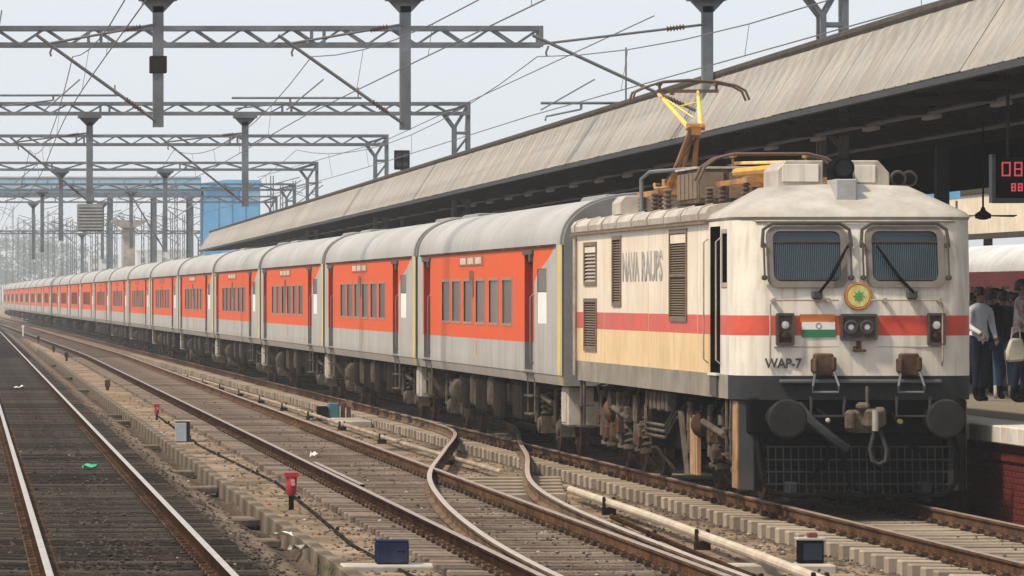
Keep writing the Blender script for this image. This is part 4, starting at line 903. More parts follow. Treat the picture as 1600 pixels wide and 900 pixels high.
for y in (.95, 15.5): MB().path([(-1.45, y-.18, 1.32), (-1.45, y-.18, .62), (-1.45, y+.18, .62), (-1.45, y+.18, 1.32)], .022, 6).box(-1.52, -1.3, y-.2, y+.2, .6, .63).box(-1.52, -1.3, y-.2, y+.2, .92, .95).build('side_step', M_gear2, loco)

# ------------------------------------------------------------------ coaches
CW, CLN, CP = 1.56, 23.72, 24.25
wy = [7.7, 9.8, 12.0, 14.1, 16.2, 18.1]
WH = [(y-.72, y+.72, 2.15, 2.89, .03) for y in wy]
DH = [(3.9, 5.1, 1.36, 3.3, .14), (21.2, 22.5, 1.36, 3.3, .14)]
TH = (2.05, 3.3, 2.17, 3.06, .03)
def coach():
    t = thing('passenger_coach', (XT, LY+LL+.7, 0), '', 'train coach', 'orange and grey coaches of the express train')
    mb = MB()
    mb.wall(-CW, 0, CLN, 1.4, 3.42, WH+[TH], 1, 0, 1, extra=DH).wall(CW, 0, CLN, 1.4, 3.42, (), -1)
    for s in (-1, 1): mb.add([(s*CW, 0, 1.4), (s*CW, CLN, 1.4), (s*(CW-.05), CLN, 1.2), (s*(CW-.05), 0, 1.2)], [(0, 1, 2, 3)])
    mb.add([(-CW+.05, 0, 1.2), (CW-.05, 0, 1.2), (CW-.05, CLN, 1.2), (-CW+.05, CLN, 1.2)], [(0, 1, 2, 3)], 1)
    mb.build('body', [M_coach, M_dkframe, M_door, M_doorgrey], t, 0, 0)
    def rp(k=1.0):
        out = []
        for i in range(25):
            a = math.pi*i/24; c, s_ = math.cos(a), math.sin(a)
            out.append((CW*math.copysign(abs(c)**.72, c)*k, 3.42+.8*abs(s_)**.9*k))
        return out
    ro = MB().prism(rp(), 0, CLN, 'y').build('roof', M_roofgrey, t, 0, 50)
    for y in (1.0, 19.8):
        MB().prism([(-.85, 4.05), (.85, 4.05), (.75, 4.235), (-.75, 4.235)], y, y+2.9, 'y').build('air_conditioner', mat('roof_unit', (.2, .2, .2), .6, .3, 3), ro, .02, 0)
    for y in (.04, CLN-.04): MB().path([(x*1.004, y, z+.006) for x, z in rp()], .03, 6).build('roof_rib', M_greyend, ro)
    MB().box(-CW-.03, -CW+.01, .8, CLN-.7, 3.4, 3.44).build('gutter', M_gear, ro, 0, 0)
    # end walls and gangways
    for y, d in ((0, -1), (CLN, 1)):
        pr = [(-CW+.02, 1.2), (CW-.02, 1.2)]+[(x*.985, z-.01) for x, z in rp()]
        MB().prism(pr, y+d*.005-.01, y+d*.005+.01, 'y').build('end_wall', M_greyend, t, 0, 0)
        MB().box(-.62, .62, min(y, y+d*.24), max(y, y+d*.24), 1.25, 3.45).build('gangway', M_rubber, t, .03, 0)
        MB().box(-.12, .12, min(y, y+d*.26), max(y, y+d*.26), .9, 1.15).build('coupler', M_gear, t, .02, 0)
    for h in WH:
        f = MB().box(-CW-.008, -CW+.012, h[0]-.05, h[1]+.05, h[3], h[3]+.045).box(-CW-.008, -CW+.012, h[0]-.05, h[1]+.05, h[2]-.05, h[2]).box(-CW-.008, -CW+.012, h[0]-.05, h[0], h[2], h[3]).box(-CW-.008, -CW+.012, h[1], h[1]+.05, h[2], h[3]).build('window', mat('coach_window_frame', (.33, .2, .15), .6, .2, 4), t, 0, 0)
        MB().box(-CW+.018, -CW+.026, h[0], h[1], h[2], h[3]).build('pane', M_glass_c, f, 0, 0)
    zt = TH[2]+(TH[3]-TH[2])*.58
    tw = MB().box(-CW+.01, -CW+.02, TH[0], TH[1], zt, TH[3]).build('toilet_window', M_glass_c, t, 0, 0)
    MB().box(-CW+.006, -CW+.02, TH[0], TH[1], TH[2], zt-.01).build('white_panel', M_white, tw, 0, 0)
    for h in DH:
        d = MB().box(-CW+.125, -CW+.14, h[0], h[1], 1.85, h[3]).build('door', M_door, t, 0, 0)
        MB().box(-CW+.124, -CW+.14, h[0], h[1], h[2], 1.848).build('lower_panel', M_doorgrey, d, 0, 0)
        MB().box(-CW+.115, -CW+.126, h[0]+.35, h[1]-.35, 2.4, 3.05).build('pane', M_glass_c, d, 0, 0)
        MB().path([(-CW+.01, h[0]-.07, 1.5), (-CW-.05, h[0]-.07, 1.55), (-CW-.05, h[0]-.07, 2.6), (-CW+.01, h[0]-.07, 2.65)], .016, 6).build('handrail', M_grey_steel, d)
        MB().box(-CW-.035, -CW+.02, h[0]-.1, h[1]+.1, h[3], h[3]+.07).box(-CW-.05, -CW+.02, h[0]+.02, h[0]+.22, h[3]-.12, h[3]).build('door_header', M_dkframe, d, 0, 0)
        MB().box(-CW-.03, -CW+.08, h[0], h[1], h[2]-.03, h[2]).box(-CW-.02, -CW+.1, h[0]+.1, h[1]-.1, .95, .98).box(-CW-.02, -CW+.1, h[0]+.1, h[1]-.1, .65, .68).tube((-CW+.05, h[0]+.12, .65), (-CW+.05, h[0]+.12, 1.35), .02, 6).tube((-CW+.05, h[1]-.12, .65), (-CW+.05, h[1]-.12, 1.35), .02, 6).build('footstep', M_gear2, d, 0, 0)
    bo = MB().box(-CW-.012, -CW, 11.5, 15.6, 3.17, 3.34).build('route_board', mat('route_board_brown', (.3, .1, .06), .6, .2, 4), t, 0, 0)
    for i in range(3): MB().box(-CW-.017, -CW-.013, 11.75+i*1.3, 12.75+i*1.3, 3.2, 3.32).build('board_plate', mat('board_pale', (.62, .5, .38), .6, .45, 8), bo, 0, 0)
    MB().box(-CW-.01, -CW+.0, 13.25, 13.8, 2.9, 3.08).box(-CW-.011, -CW+.0, 13.1, 13.3, 2.6, 3.05).build('coach_indicator', mat('indicator_brown', (.16, .06, .04), .6, .2, 4), t, 0, 0)
    MB().box(-CW-.006, -CW+.0, 12.6, 12.8, 1.55, 1.8).build('yellow_mark', M_yellow, t, 0, 0)
    # underframe equipment
    MB().box(-1.0, 1.0, .4, CLN-.4, .95, 1.19).build('underframe', M_dark, t, 0, 0)
    rnd = random.Random(5)
    for y0, L, z0_, m in ((7.0, 1.1, .5, M_dark), (8.3, .6, .72, M_dark), (9.6, 1.5, .45, M_dark), (11.4, .7, .65, M_gear2), (12.5, 1.5, .5, M_dark), (14.4, .6, .6, M_gear2), (15.3, 1.2, .52, M_dark), (.5, .7, .55, M_conc_pale), (22.4, .8, .6, M_gear2)):
        e = MB().box(-1.42, -.5, y0, y0+L, z0_, 1.18).build('equipment_box', m, t, .03, 0)
        MB().box(-1.435, -1.42, y0+.08, y0+L-.08, z0_+.06, 1.1).build('cover', m, e, .01, 0)
        MB().tube((-1.3, y0+L+.08, 1.19), (-1.3, y0+L+.08, .6), .025, 6).build('hanger', M_gear2, e)
    MB().lathe((-1.3, 16.9, .82), (0, 1, 0), [(0, .05), (.05, .24), (.9, .24), (.95, .05)], 16).build('air_tank', M_gear2, t)
    for yc in (4.4, 19.4): coach_bogie(yc, t)
    return t
def coach_bogie(yc, t):
    f = MB()
    for s in (-1, 1): f.prism([(yc-1.75, .62), (yc-1.3, .74), (yc-.6, .62), (yc-.45, .42), (yc+.45, .42), (yc+.6, .62), (yc+1.3, .74), (yc+1.75, .62), (yc+1.75, .8), (yc+1.2, .9), (yc+.7, .8), (yc+.5, .62), (yc-.5, .62), (yc-.7, .8), (yc-1.2, .9), (yc-1.75, .8)], s*1.05-.08, s*1.05+.08, 'x')
    f.box(-1, 1, yc-.2, yc+.2, .45, .8)
    b = f.build('bogie', M_gear, t, .012, 0)
    for k in (-1.28, 1.28):
        for s in (-1, 1):
            MB().lathe((s*.8, yc+k, .4575), (s, 0, 0), [(0, .475), (.03, .47), (.035, .445), (.12, .44), (.13, .38), (.08, .34), (.08, .14), (.16, .12)], 26).build('wheel', M_gear, b)
            MB().box(s*.98, s*1.22, yc+k-.16, yc+k+.16, .32, .6).lathe((s*1.2, yc+k, .4575), (s, 0, 0), [(0, .13), (.06, .12), (.08, .06)], 14).build('axle_box', M_gear2, b, 0, 35)
            MB().spring((s*1.08, yc+k), .11, .6, 1.0, 4, .028, 6).build('coil_spring', M_gear2, b)
            MB().tube((s*1.25, yc+k+.25, .5), (s*1.25, yc+k+.1, 1.1), .045, 8).build('damper', M_gear2, b)
    for s in (-1, 1):
        MB().spring((s*1.08, yc), .16, .62, 1.15, 4, .035, 6).build('coil_spring', M_dark, b)
        MB().tube((s*1.28, yc-.9, .85), (s*1.28, yc+.5, .95), .05, 8).build('yaw_damper', M_gear2, b)
c1 = coach()
ORD = ['first', 'second', 'third', 'fourth', 'fifth', 'sixth', 'seventh', 'eighth', 'ninth', 'tenth', 'eleventh', 'twelfth', 'thirteenth', 'fourteenth', 'fifteenth', 'sixteenth', 'seventeenth', 'eighteenth', 'nineteenth', 'twentieth', 'twenty-first', 'twenty-second']
c1['label'] = 'orange and grey coach coupled right behind the locomotive, first of the train'
SK1 = ('coil_spring', 'damper', 'handrail', 'cover', 'hanger', 'board_plate', 'yellow_mark', 'axle_box', 'yaw_damper')
for i in range(1, 22):
    c = copy_tree(c1, None, () if i < 5 else (SK1 if i < 9 else SK1+('pane', 'footstep', 'equipment_box', 'route_board', 'coach_indicator', 'air_conditioner', 'lower_panel', 'wheel')))
    c.location.y = LY+LL+.7+i*CP
    c['label'] = f'orange and grey coach, {ORD[i]} behind the locomotive' if i < 21 else 'last orange and grey coach at the far hazy end of the train'

# ------------------------------------------------------------------ overhead line portals
BZ = 8.2
def portal(name_label, Y, xl, xr, bh=.45, leg=True, drops=(), chord=.1, detail=True, posts=(), zb=BZ, left_leg=True, wide=1.5):
    t = thing('overhead_line_portal', (xr, Y, 0), name_label, 'portal', 'overhead line portals across the tracks')
    L = xl-xr
    ch = MB()
    for dy in (-.25, .25):
        for z in (zb+chord/2, zb+bh-chord/2): ch.bar((L, dy, z), (0, dy, z), chord)
    ch.build('chord', M_grey_steel, t, 0, 0)
    n = int(-L/(.55 if detail else 1.0)); st = L/n
    for dy in (-.25, .25):
        lt = MB()
        for i in range(n):
            a, b = st*i, st*(i+1); za, zc = (zb+.05, zb+bh-.05) if i % 2 else (zb+bh-.05, zb+.05)
            lt.bar((a, dy, za), (b, dy, zc), .045 if detail else .06)
        lt.build('lattice', M_grey_steel, t, 0, 0)
    for k in range(1, 5):
        x = L*k/5.0
        for e in (-.14, .14): MB().bar((x+e, -.26, zb), (x+e, -.26, zb+bh), .07).build('splice_post', M_grey_steel, t, 0, 0)
    MB().bar((0, -.26, zb), (0, -.26, zb+bh), chord).bar((0, .26, zb), (0, .26, zb+bh), chord).build('end_post', M_grey_steel, t, 0, 0)
    for xx, on in ((0, leg), (L, left_leg)):
        if not on: continue
        s = -1 if xx == 0 else 1; lg = MB(); zf = -.3 if xx else .4
        for dx in (0, s*.42):
            for dy in (-.2, .2): lg.bar((xx+dx, dy, zf), (xx+dx, dy, zb+(bh if dx == 0 else -.36)), .11)
        z = zf; k = 0
        while z < zb-1.0:
            for dy in (-.2, .2): lg.bar((xx+(0 if k % 2 else s*.42), dy, z), (xx+(s*.42 if k % 2 else 0), dy, z+.55), .045)
            z += .55; k += 1
        for dy in (-.2, .2):
            lg.bar((xx+s*.42, dy, zb-.4), (xx+s*.76, dy, zb+.05), .09); lg.bar((xx+s*.42, dy, zb-.4), (xx, dy, zb+bh-.1), .07); lg.bar((xx, dy, zb-.55), (xx+s*.42, dy, zb-.55), .08)
            lg.bar((xx, dy, zb+bh-.1), (xx+s*.76, dy, zb+.1), .07)
        lg.build('leg', M_grey_steel, t, 0, 0)
    for d in drops:
        x, zbot, wx, br = d; x0 = x-xr
        da = MB().box(x0-.1, x0-.085, -.1, .1, zbot, zb-.2).box(x0+.085, x0+.1, -.1, .1, zbot, zb-.2).box(x0-.085, x0+.085, -.012, .012, zbot, zb-.2).box(x0-.085, x0+.085, -.1, -.088, zbot, zb-.2)
        da.prism([(x0-.32, zb-.09), (x0+.32, zb-.09), (x0+.1, zb-.32), (x0-.1, zb-.32)], -.1, .1, 'y').box(x0-.36, x0+.36, -.3, .3, zb-.09, zb-.005)
        o = da.build('drop_arm', M_grey_steel, t, 0, 0)
        if br: 
            MB().box(x0-.16, x0+.16, -.15, .15, zbot+1.02, zbot+1.34).build('clamp_box', M_dark, o, .01, 0)
        if wx is not None:
            w = wx-xr; zc = 7.25                        # swivelling bracket that carries the wires over the track
            b = MB().tube((x0-.08, -.1, zbot+.14), (w-.25, -.1, zc+.28), .032, 8)
            b.tube((x0-.08, -.1, zb-.55), (w-.05, -.1, zc+.12), .024, 8)
            b.path([(w+.05, -.1, zc+.08), (w, -.1, zc-.05), (w+.02, -.1, zc-.12)], .02, 6)
            b.tube((w-.15+(x0-w)*.35, -.1, zc-.55), (w-.1, -.1, 6.12), .016, 6)
            br_ = b.build('cantilever', M_wire, o)
            for p, q in (((x0-.08, zbot+.14), (w-.25, zc+.28)), ((x0-.08, zb-.55), (w-.05, zc+.12))):
                for i in range(6):
                    f = .12+i*.022; c = (p[0]+(q[0]-p[0])*f, -.1, p[1]+(q[1]-p[1])*f)
                    if i == 0:
                        ax = (q[0]-p[0], 0, q[1]-p[1]); ins = MB()
                        prof = []
                        for j in range(6): prof += [(j*.06, .03), (j*.06+.02, .062), (j*.06+.04, .03)]
                        ins.lathe(c, ax, prof, 10).build('insulator', M_insul, br_)
    return t
def xm(x, Y): return at(x, Y)
P0, P1, P2, P3, P4 = 99.0, 117.8, 161.8, 194.7, 233.0
portal('nearest overhead line portal, its hanging arms entering from the top of the picture', P0, -11, xm(1318, P0), drops=((xm(247, P0), 5.8, xm(78, P0), 1), (xm(633, P0), 5.75, xm(455, P0), 0), (xm(1105, P0), 5.9, xm(852, P0), 0)), zb=8.28)
portal('large lattice beam near the top with a free right end, no hanging arms', P1, -11, xm(843, P1), bh=.47, leg=False, zb=8.2)
portal('lattice portal whose braced right leg rises behind the canopy, nearest with visible knee brace', P2, -11, xm(731, P2), bh=.4, drops=((xm(140, P2), 5.44, xm(28, P2), 0), (xm(383, P2), 5.38, xm(262, P2), 0)))
portal('third lattice portal from the top with braced right leg and no hanging arms', P3, -11, xm(604, P3), bh=.42)
portal('fourth lattice portal from the top, with two slim hanging arms', P4, -12, xm(495, P4), bh=.4, drops=((xm(95, P4), 5.1, None, 0), (xm(258, P4), 4.6, xm(205, P4), 0)), detail=False)
portal('hazy lattice portal just above the blue footbridge, fifth from the top', 282, -12, xm(460, 282), bh=.4, detail=False, drops=((xm(66, 282), 5.0, None, 0), (xm(205, 282), 5.2, None, 0)), zb=8.3)
portal('hazy lattice portal in front of the blue footbridge, sixth from the top', 335, -12, xm(432, 335), bh=.45, detail=False, drops=((xm(52, 335), 5.0, None, 0), (xm(160, 335), 5, None, 0)), zb=8.6)
portal('distant portal beam below the blue footbridge, lowest of all', 430, -14, xm(318, 430), bh=.3, detail=False, drops=((xm(128, 430), 4, None, 0),), zb=7.75)

# ------------------------------------------------------------------ wires
def wires(label, xf, supports, r=.0085):
    """catenary + contact wire with droppers, hung at supports (Y)"""
    t = thing('overhead_wire', (xf(supports[0]), supports[0], 0), label, 'overhead wire', 'overhead wires above the tracks')
    x00, y00 = xf(supports[0]), supports[0]
    cat, con = [], []
    for a, b in zip(supports, supports[1:]):
        n = 10
        for i in range(n+(b == supports[-1])):
            f = i/n; Y = a+(b-a)*f; x = xf(Y)-x00
            cat.append((x, Y-y00, 7.13-.72*4*f*(1-f))); con.append((x+.12*math.sin(Y*.05), Y-y00, 6.02-.03*4*f*(1-f)))
    MB().path(cat, r*1.15, 5, 0, False).build('catenary_wire', M_wire, t, 0, 60)
    MB().path(con, r*1.15, 5, 0, False).build('contact_wire', M_wire, t, 0, 60)
    for i, (p, q) in enumerate(zip(cat, con)):
        if i % 10 == 0 or p[1]+y00 > 235 or i % 2: continue
        MB().tube(p, q, r*.55, 4).build('dropper', M_wire, t, 0, 60)
SUP = [36, 99, 161.8, 233, 300, 365, 430, 500, 570]
wires('overhead wires above the leftmost track, steepest at the left edge', lambda Y: XL+.4+off(Y)*.9, SUP)
wires('overhead wires above the middle track, crossing the lattice beams', lambda Y: XM+.35+off(Y)*.8, SUP)
wires('overhead wires above the train, touching the raised pantograph', lambda Y: XT, SUP)
mb = MB().path([(0, 0, 0), (.4, 63, -.55), (.9, 126, 0)], .012, 5, 0, False)
tag(mb.build('feeder_wire', M_wire, None, 0, 60, (1.6, 99, 8.0)), 'single feeder wire sloping at the far left of the sky', 'wire')
tag(MB().path([(0, 0, 0), (.5, 63, -.5), (1.2, 134, 0)], .012, 5, 0, False).build('feeder_wire', M_wire, None, 0, 60, (13.9, 99, 7.9)), 'single feeder wire above the canopy edge', 'wire')
# balance pipes: short horizontal tubes beside the masts
for x0, x1, py, Y, lb in ((845, 985, 161, P1, 'horizontal insulated tube above the canopy left of the pantograph'), (362, 565, 153, 150, 'long horizontal tube just above the second lattice beam'), (0, 185, 149, 150, 'horizontal tube at the left edge above the second lattice beam')):
    X0, z = at(x0, Y, py); X1 = at(x1, Y)
    t = thing('insulated_tube', (X0, Y, z), lb, 'tube')
    MB().tube((0, 0, 0), (X1-X0, 0, 0), .032, 8).build('tube', M_grey_steel, t)
    MB().tube((.45*(X1-X0), 0, -.14), (.45*(X1-X0), 0, 0), .03, 6).path([(.45*(X1-X0), 0, -.14), (.12, 0, -.3), (.1, 0, -.4)], .025, 6).build('bracket', M_wire, t)
    MB().tube((X1-X0-.1, 0, 0), (X1-X0-.1, 0, max(.3, 8.2-z)), .02, 6).build('hanger', M_wire, t)

# ------------------------------------------------------------------ signal, cabinets, distant masts, footbridge
X, z = at(628, 205, 250)
sg = thing('colour_light_signal', (X, 205, PZ), 'small black signal head on a post above the canopy edge', 'signal')
MB().box(-.3, .3, -.1, .1, z-.38-PZ, z+.38-PZ).build('head', M_black, sg, .02, 0); MB().box(-.06, .06, -.05, .05, 0, z-.38-PZ).build('post', M_grey_steel, sg, 0, 0)
for i in range(2):
    for j in range(2): MB().lathe((-.13+i*.26, -.1, z-.17+j*.34-PZ), (0, -1, 0), [(0, .1), (.1, .1), (.1, .085), (.01, .085)], 12).build('lamp_hood', M_dkframe, sg)
X, z = at(141, 161.2, 340)
lb = thing('louvred_cabinet', (X, 161.2, -.3), 'grey louvred cabinet hanging below a slim arm at the left', 'cabinet')
MB().box(-.4, .4, -.25, .25, z-.42+.3, z+.42+.3).build('case', mat('cabinet_grey', (.2, .205, .21), .6, .25, 3), lb, .01, 0)
for i in range(8): MB().box(-.37, .37, -.29, -.25, z-.38+.3+i*.098, z-.38+.36+i*.098).build('slat', mat('cabinet_slat', (.3, .3, .3), .6, .2, 3), lb, 0, 0)
MB().box(-.12, .12, -.05, .3, z+.5+.3, z+.9+.3).build('hanger', M_grey_steel, lb, 0, 0)

fb = thing('foot_overbridge', (22, 392, -.3), 'pale blue footbridge crossing far behind with a bright blue stair tower', 'footbridge')
D = 392
bx = lambda x: at(x, D)-22
zt, zb_ = at(0, D, 279)[1]+.3, at(0, D, 302)[1]+.3
MB().box(bx(-900), bx(312), -2, 2, zb_, zt).build('deck', M_bluegrey, fb, 0, 0)
for i in range(26):
    x1 = bx(312)-i*1.9
    MB().box(x1-1.85, x1-.05, -2.06, -2, zb_+.12, zt-.12).build('cladding_panel', M_bluegrey, fb, 0, 0)
MB().box(bx(-900), bx(312), -2.15, 2.15, zb_-.28, zb_-.02).build('girder', M_grey_steel, fb, 0, 0); MB().box(bx(-900), bx(312), -2.12, 2.12, zt+.02, zt+.12).build('roof_edge', M_pale_roof, fb, 0, 0)
tz = at(0, D, 283)[1]+.3
MB().box(bx(316), bx(403), -2.6, 3, 3.5, tz-.5).build('stair_tower', M_blue2, fb, 0, 0)
MB().prism([(bx(312), tz-.5), (bx(406), tz-.5), (bx(404), tz), (bx(352), tz+.05), (bx(314), tz-.2)], -2.9, 3.2, 'y').build('tower_roof', mat('tower_roof_blue', (.12, .38, .66), .6, .15, 1), fb, 0, 0)
for i in range(4): MB().box(bx(320+i*21), bx(338+i*21), -2.66, -2.6, 6.0, tz-1.2).build('tower_panel', M_blue2, fb, 0, 0)
MB().box(bx(372), bx(402), -2.75, -2.6, tz-1.6, tz-.7).build('tower_window', M_bluegrey, fb, 0, 0)
for x in (-420, -300, 172, 240, 296): 
    for dy in (-1.5, 1.5): MB().box(bx(x)-.16, bx(x)+.16, dy-.16, dy+.16, 0, zb_-.28).build('column', M_grey_steel, fb, 0, 0)
MB().box(bx(318), bx(330), -2.4, -1.8, 0, 3.5).box(bx(390), bx(402), -2.4, -1.8, 0, 3.5).build('tower_legs', M_grey_steel, fb, 0, 0)
# concrete pillar with wide cap
X, z = at(201, 372, 343)
pl = thing('concrete_pillar', (X, 372, -.3), 'pale concrete pillar with a wide flat cap rising behind the train', 'pillar')
MB().box(-.42, .42, -.42, .42, 0, z-.3).build('shaft', M_conc_pale, pl, .03, 0)
MB().prism([(-1.2, z+.25), (1.2, z+.25), (1.2, z+.1), (.45, z-.3), (-.45, z-.3), (-1.2, z+.1)], -.8, .8, 'y').build('cap', M_conc_pale, pl, 0, 0)
# far masts
rnd = random.Random(21)
mspec = [(10, 350, 700), (47, 352, 720), (75, 338, 640), (105, 352, 600), (143, 350, 560), (192, 345, 520), (233, 350, 520), (280, 352, 520), (20, 330, 405), (38, 345, 400), (54, 340, 455), (66, 330, 415), (84, 345, 470), (112, 340, 425), (118, 350, 500), (151, 330, 400), (168, 345, 480), (181, 340, 440), (223, 335, 410), (243, 345, 470), (268, 330, 440), (275, 300, 390), (287, 340, 500), (300, 320, 420), (425, 290, 360), (440, 285, 400), (460, 288, 365), (28, 350, 520), (97, 345, 540), (132, 340, 520), (209, 330, 540), (255, 340, 560)]
for i, (px, py, Y) in enumerate(mspec):
    Y = max(Y, 13.9*FPX/(px-VPX)); X, z = at(px, Y, py)
    t = thing('overhead_line_mast', (X, Y, -.3), f'thin hazy mast behind the train, {["leftmost"]+0*[] and "leftmost" if i == 0 else "number "+str(i)}', 'mast', 'far masts in the haze')
    h = z+.3+rnd.uniform(-.3, .8)
    mb = MB()
    for dx in (-.09, .09): mb.bar((dx, 0, 0), (dx, 0, h), .07)
    k = 0; q = 0
    while q < h-.6: mb.bar((-.09 if k % 2 else .09, 0, q), (.09 if k % 2 else -.09, 0, q+.6), .035); q += .6; k += 1
    mb.build('post', M_grey_steel, t, 0, 0)
    s = rnd.choice((-1, 1)); MB().tube((0, 0, h-.6), (s*1.9, 0, h-.1), .04, 6).tube((0, 0, h-1.7), (s*2.0, 0, h-.3), .045, 6).tube((s*1.2, 0, h-.9), (s*2.1, 0, h-1.2), .03, 6).build('bracket_arm', M_grey_steel, t, 0, 0)
MASTS = sorted([o for o in bpy.data.objects if o.name.startswith('overhead_line_mast')], key=lambda o: o.location.x/o.location.y)
WORD = ['leftmost'] + ['%s from the left' % w for w in ORD[1:]+['twenty-third', 'twenty-fourth', 'twenty-fifth', 'twenty-sixth', 'twenty-seventh', 'twenty-eighth', 'twenty-ninth', 'thirtieth', 'thirty-first']] + ['rightmost']
for o, w in zip(MASTS, WORD): o['label'] = f'thin lattice mast in the haze behind the train, {w} of its row'

# far trees and pale buildings closing the view
def leaf_tree(X, Y, h, label, seed, col):
    rn = random.Random(seed)
    t = thing('tree', (X, Y, -.35), label, 'tree', 'trees at the far end of the tracks')
    tr = MB().path([(0, 0, 0), (rn.uniform(-.2, .2), 0, h*.3), (rn.uniform(-.4, .4), .2, h*.62), (rn.uniform(-.5, .5), 0, h*.85)], .2, 8, 0, True, [.3, .22, .13, .04])
    for i in range(7):
        a = rn.random()*6.28; z = h*rn.uniform(.3, .65); r = h*rn.uniform(.15, .3)
        tr.path([(0, 0, z), (math.cos(a)*r*.5, math.sin(a)*r*.5, z+r*.4), (math.cos(a)*r, math.sin(a)*r, z+r*.9)], .08, 6, 0, True, [.1, .06, .02])
    tr.build('trunk', mat('bark', (.12, .09, .065), .9, .3, 5), t)
    cr = MB(); blobs = [(rn.gauss(0, h*.16), rn.gauss(0, h*.16), h*rn.uniform(.35, .95), h*rn.uniform(.08, .17)) for _ in range(26)]
    for bx_, by, bz, br in blobs:
        for k in range(70):
            d = Vector((rn.gauss(0, 1), rn.gauss(0, 1), rn.gauss(0, 1))).normalized()*br*rn.uniform(.5, 1.1)
            p = Vector((bx_, by, bz))+d; s = rn.uniform(.25, .6)
            u = Vector((rn.gauss(0, 1), rn.gauss(0, 1), rn.gauss(0, 1))).normalized(); v = u.orthogonal().normalized()
            cr.add([p-u*s, p+v*s*.6, p+u*s, p-v*s*.6], [(0, 1, 2, 3)])
    cr.build('crown', mat('foliage_%d' % col, [(.06, .09, .035), (.075, .1, .05), (.05, .075, .035)][col], .8, .4, 2), t, 0, 0)
for i, (px, h, Y, lab) in enumerate(((-40, 22, 1850, 'hazy tree at the far left edge beyond the train'), (2, 25, 1800, 'tall hazy tree just left of the last coach'), (32, 22, 1750, 'rounded hazy tree above the last coach'), (62, 26, 1780, 'broad hazy tree behind the end of the train'), (95, 21, 1840, 'low hazy tree right of the broad one'), (128, 22, 1860, 'hazy tree farthest to the right of the row'))):
    leaf_tree(at(px, Y), Y, h, lab, i+3, i % 3)
def block(x0, x1, ytop, Y, label, m):
    X0, X1 = at(x0, Y), at(x1, Y); h = at(0, Y, ytop)[1]+.35; w = X1-X0
    t = thing('apartment_block', ((X0+X1)/2, Y, -.35), label, 'building', 'far pale buildings')
    MB().box(-w/2, w/2, 0, 12, 0, h).build('wall', m, t, 0, 0); MB().box(-w/2-.25, w/2+.25, -.25, 12.2, h, h+.4).build('parapet', m, t, 0, 0)
    wm = MB().box(-.7, .7, -.06, .02, 0, 1.5).mesh('window', M_glass_c, 0, 0)
    fl_ = int(h/3.2); n = int(w/3)
    for j in range(fl_):
        for i in range(n): link('window', wm, t, (-w/2+(i+.5)*w/n, 0, 1+j*3.2))
M_far = mat('far_plaster', (.55, .54, .52), .9, .15, .4); M_far2 = mat('far_plaster_cream', (.5, .47, .41), .9, .15, .4)
block(140, 185, 400, 1700, 'pale far block left of the concrete pillar', M_far); block(215, 300, 392, 1650, 'wide pale far block right of the concrete pillar', M_far)

# ------------------------------------------------------------------ small things between the tracks
def red_lamp(px, py, h, label, Y=None):
    X, Y = gp(px, py, -.28)
    t = thing('red_marker_lamp', (X, Y, -.28), label, 'marker lamp', 'red marker lamps between the tracks')
    s = h/.54
    MB().tube((0, 0, -.05), (0, 0, .26*s), .035*s, 10).box(-.06*s, .06*s, -.06*s, .06*s, -.05, .03).build('post', M_black, t)
    hd_ = MB().lathe((0, 0, .22*s), (0, 0, 1), [(0, .05*s), (.04*s, .07*s), (.24*s, .078*s), (.27*s, .06*s)], 16).box(-.095*s, .095*s, -.08*s, .06*s, .47*s, .53*s).build('lamp_head', M_red, t)
    MB().lathe((0.02, -.066*s, .38*s), (0, -1, 0), [(0, .032*s), (.015*s, .028*s)], 12).box(-.01*s, .04*s, -.085*s, -.066*s, .4*s, .44*s).build('reflector', mat('reflector_pink', (.5, .3, .28), .5, .2, 5), hd_)
red_lamp(455, 800, .54, 'red lamp on a short black post standing nearest on the concrete kerb side')
red_lamp(245, 658, .4, 'smaller red lamp farther back beside the white and blue box')
X, Y = gp(286, 692, -.28)
t = thing('signal_box', (X, Y, -.28), 'small white and dark blue box on the ground by the kerb', 'signal box')
MB().box(-.15, .13, -.14, .14, 0, .42).build('case', M_blue, t, .015, 0); MB().box(-.165, .06, -.158, -.14, .03, .4).build('front_plate', mat('box_bluegrey', (.36, .4, .45), .6, .2, 4), t, .006, 0); MB().box(-.17, .15, -.16, .16, .42, .445).build('lid', M_conc_pale, t, .006, 0)
X, Y = gp(612, 881, -.2)
t = thing('concrete_slab', (X+.08, Y-.1, -.33), 'long pale concrete slab across the kerb end under the blue box', 'slab', 'cover slabs along the kerb')
MB().box(-.62, .85, -.32, .32, 0, .13).build('top', M_conc_pale, t, .015, 0); MB().box(-.66, -.62, -.3, .3, -.05, .1).box(.85, .89, -.3, .3, -.05, .1).build('edge', M_conc, t, .006, 0)
t = thing('battery_box', (X, Y, -.2), 'dark blue box standing on the pale slab in the foreground', 'signal box')
MB().box(-.17, .17, -.14, .14, 0, .24).build('case', M_blue, t, .02, 0); MB().box(-.172, .172, -.142, .142, .235, .25).build('lid', mat('blue_lid', (.016, .026, .075), .75, .2, 4), t, .008, 0)
MB().path([(.05, -.15, .13), (.05, -.18, .14), (.12, -.18, .14), (.12, -.15, .13)], .008, 6).build('handle', M_black, t)
X, Y = gp(1266, 880, -.26)
t = thing('concrete_slab', (X-.35, Y-.2, -.36), 'pale concrete slab under the dark ground signal, lower right', 'slab', 'cover slabs along the kerb')
MB().box(-.6, .55, -.28, .28, 0, .1).build('top', M_conc_pale, t, .012, 0)
MB().box(-.5, .5, -.24, .24, -.06, 0).build('base', M_conc, t, 0, 0)
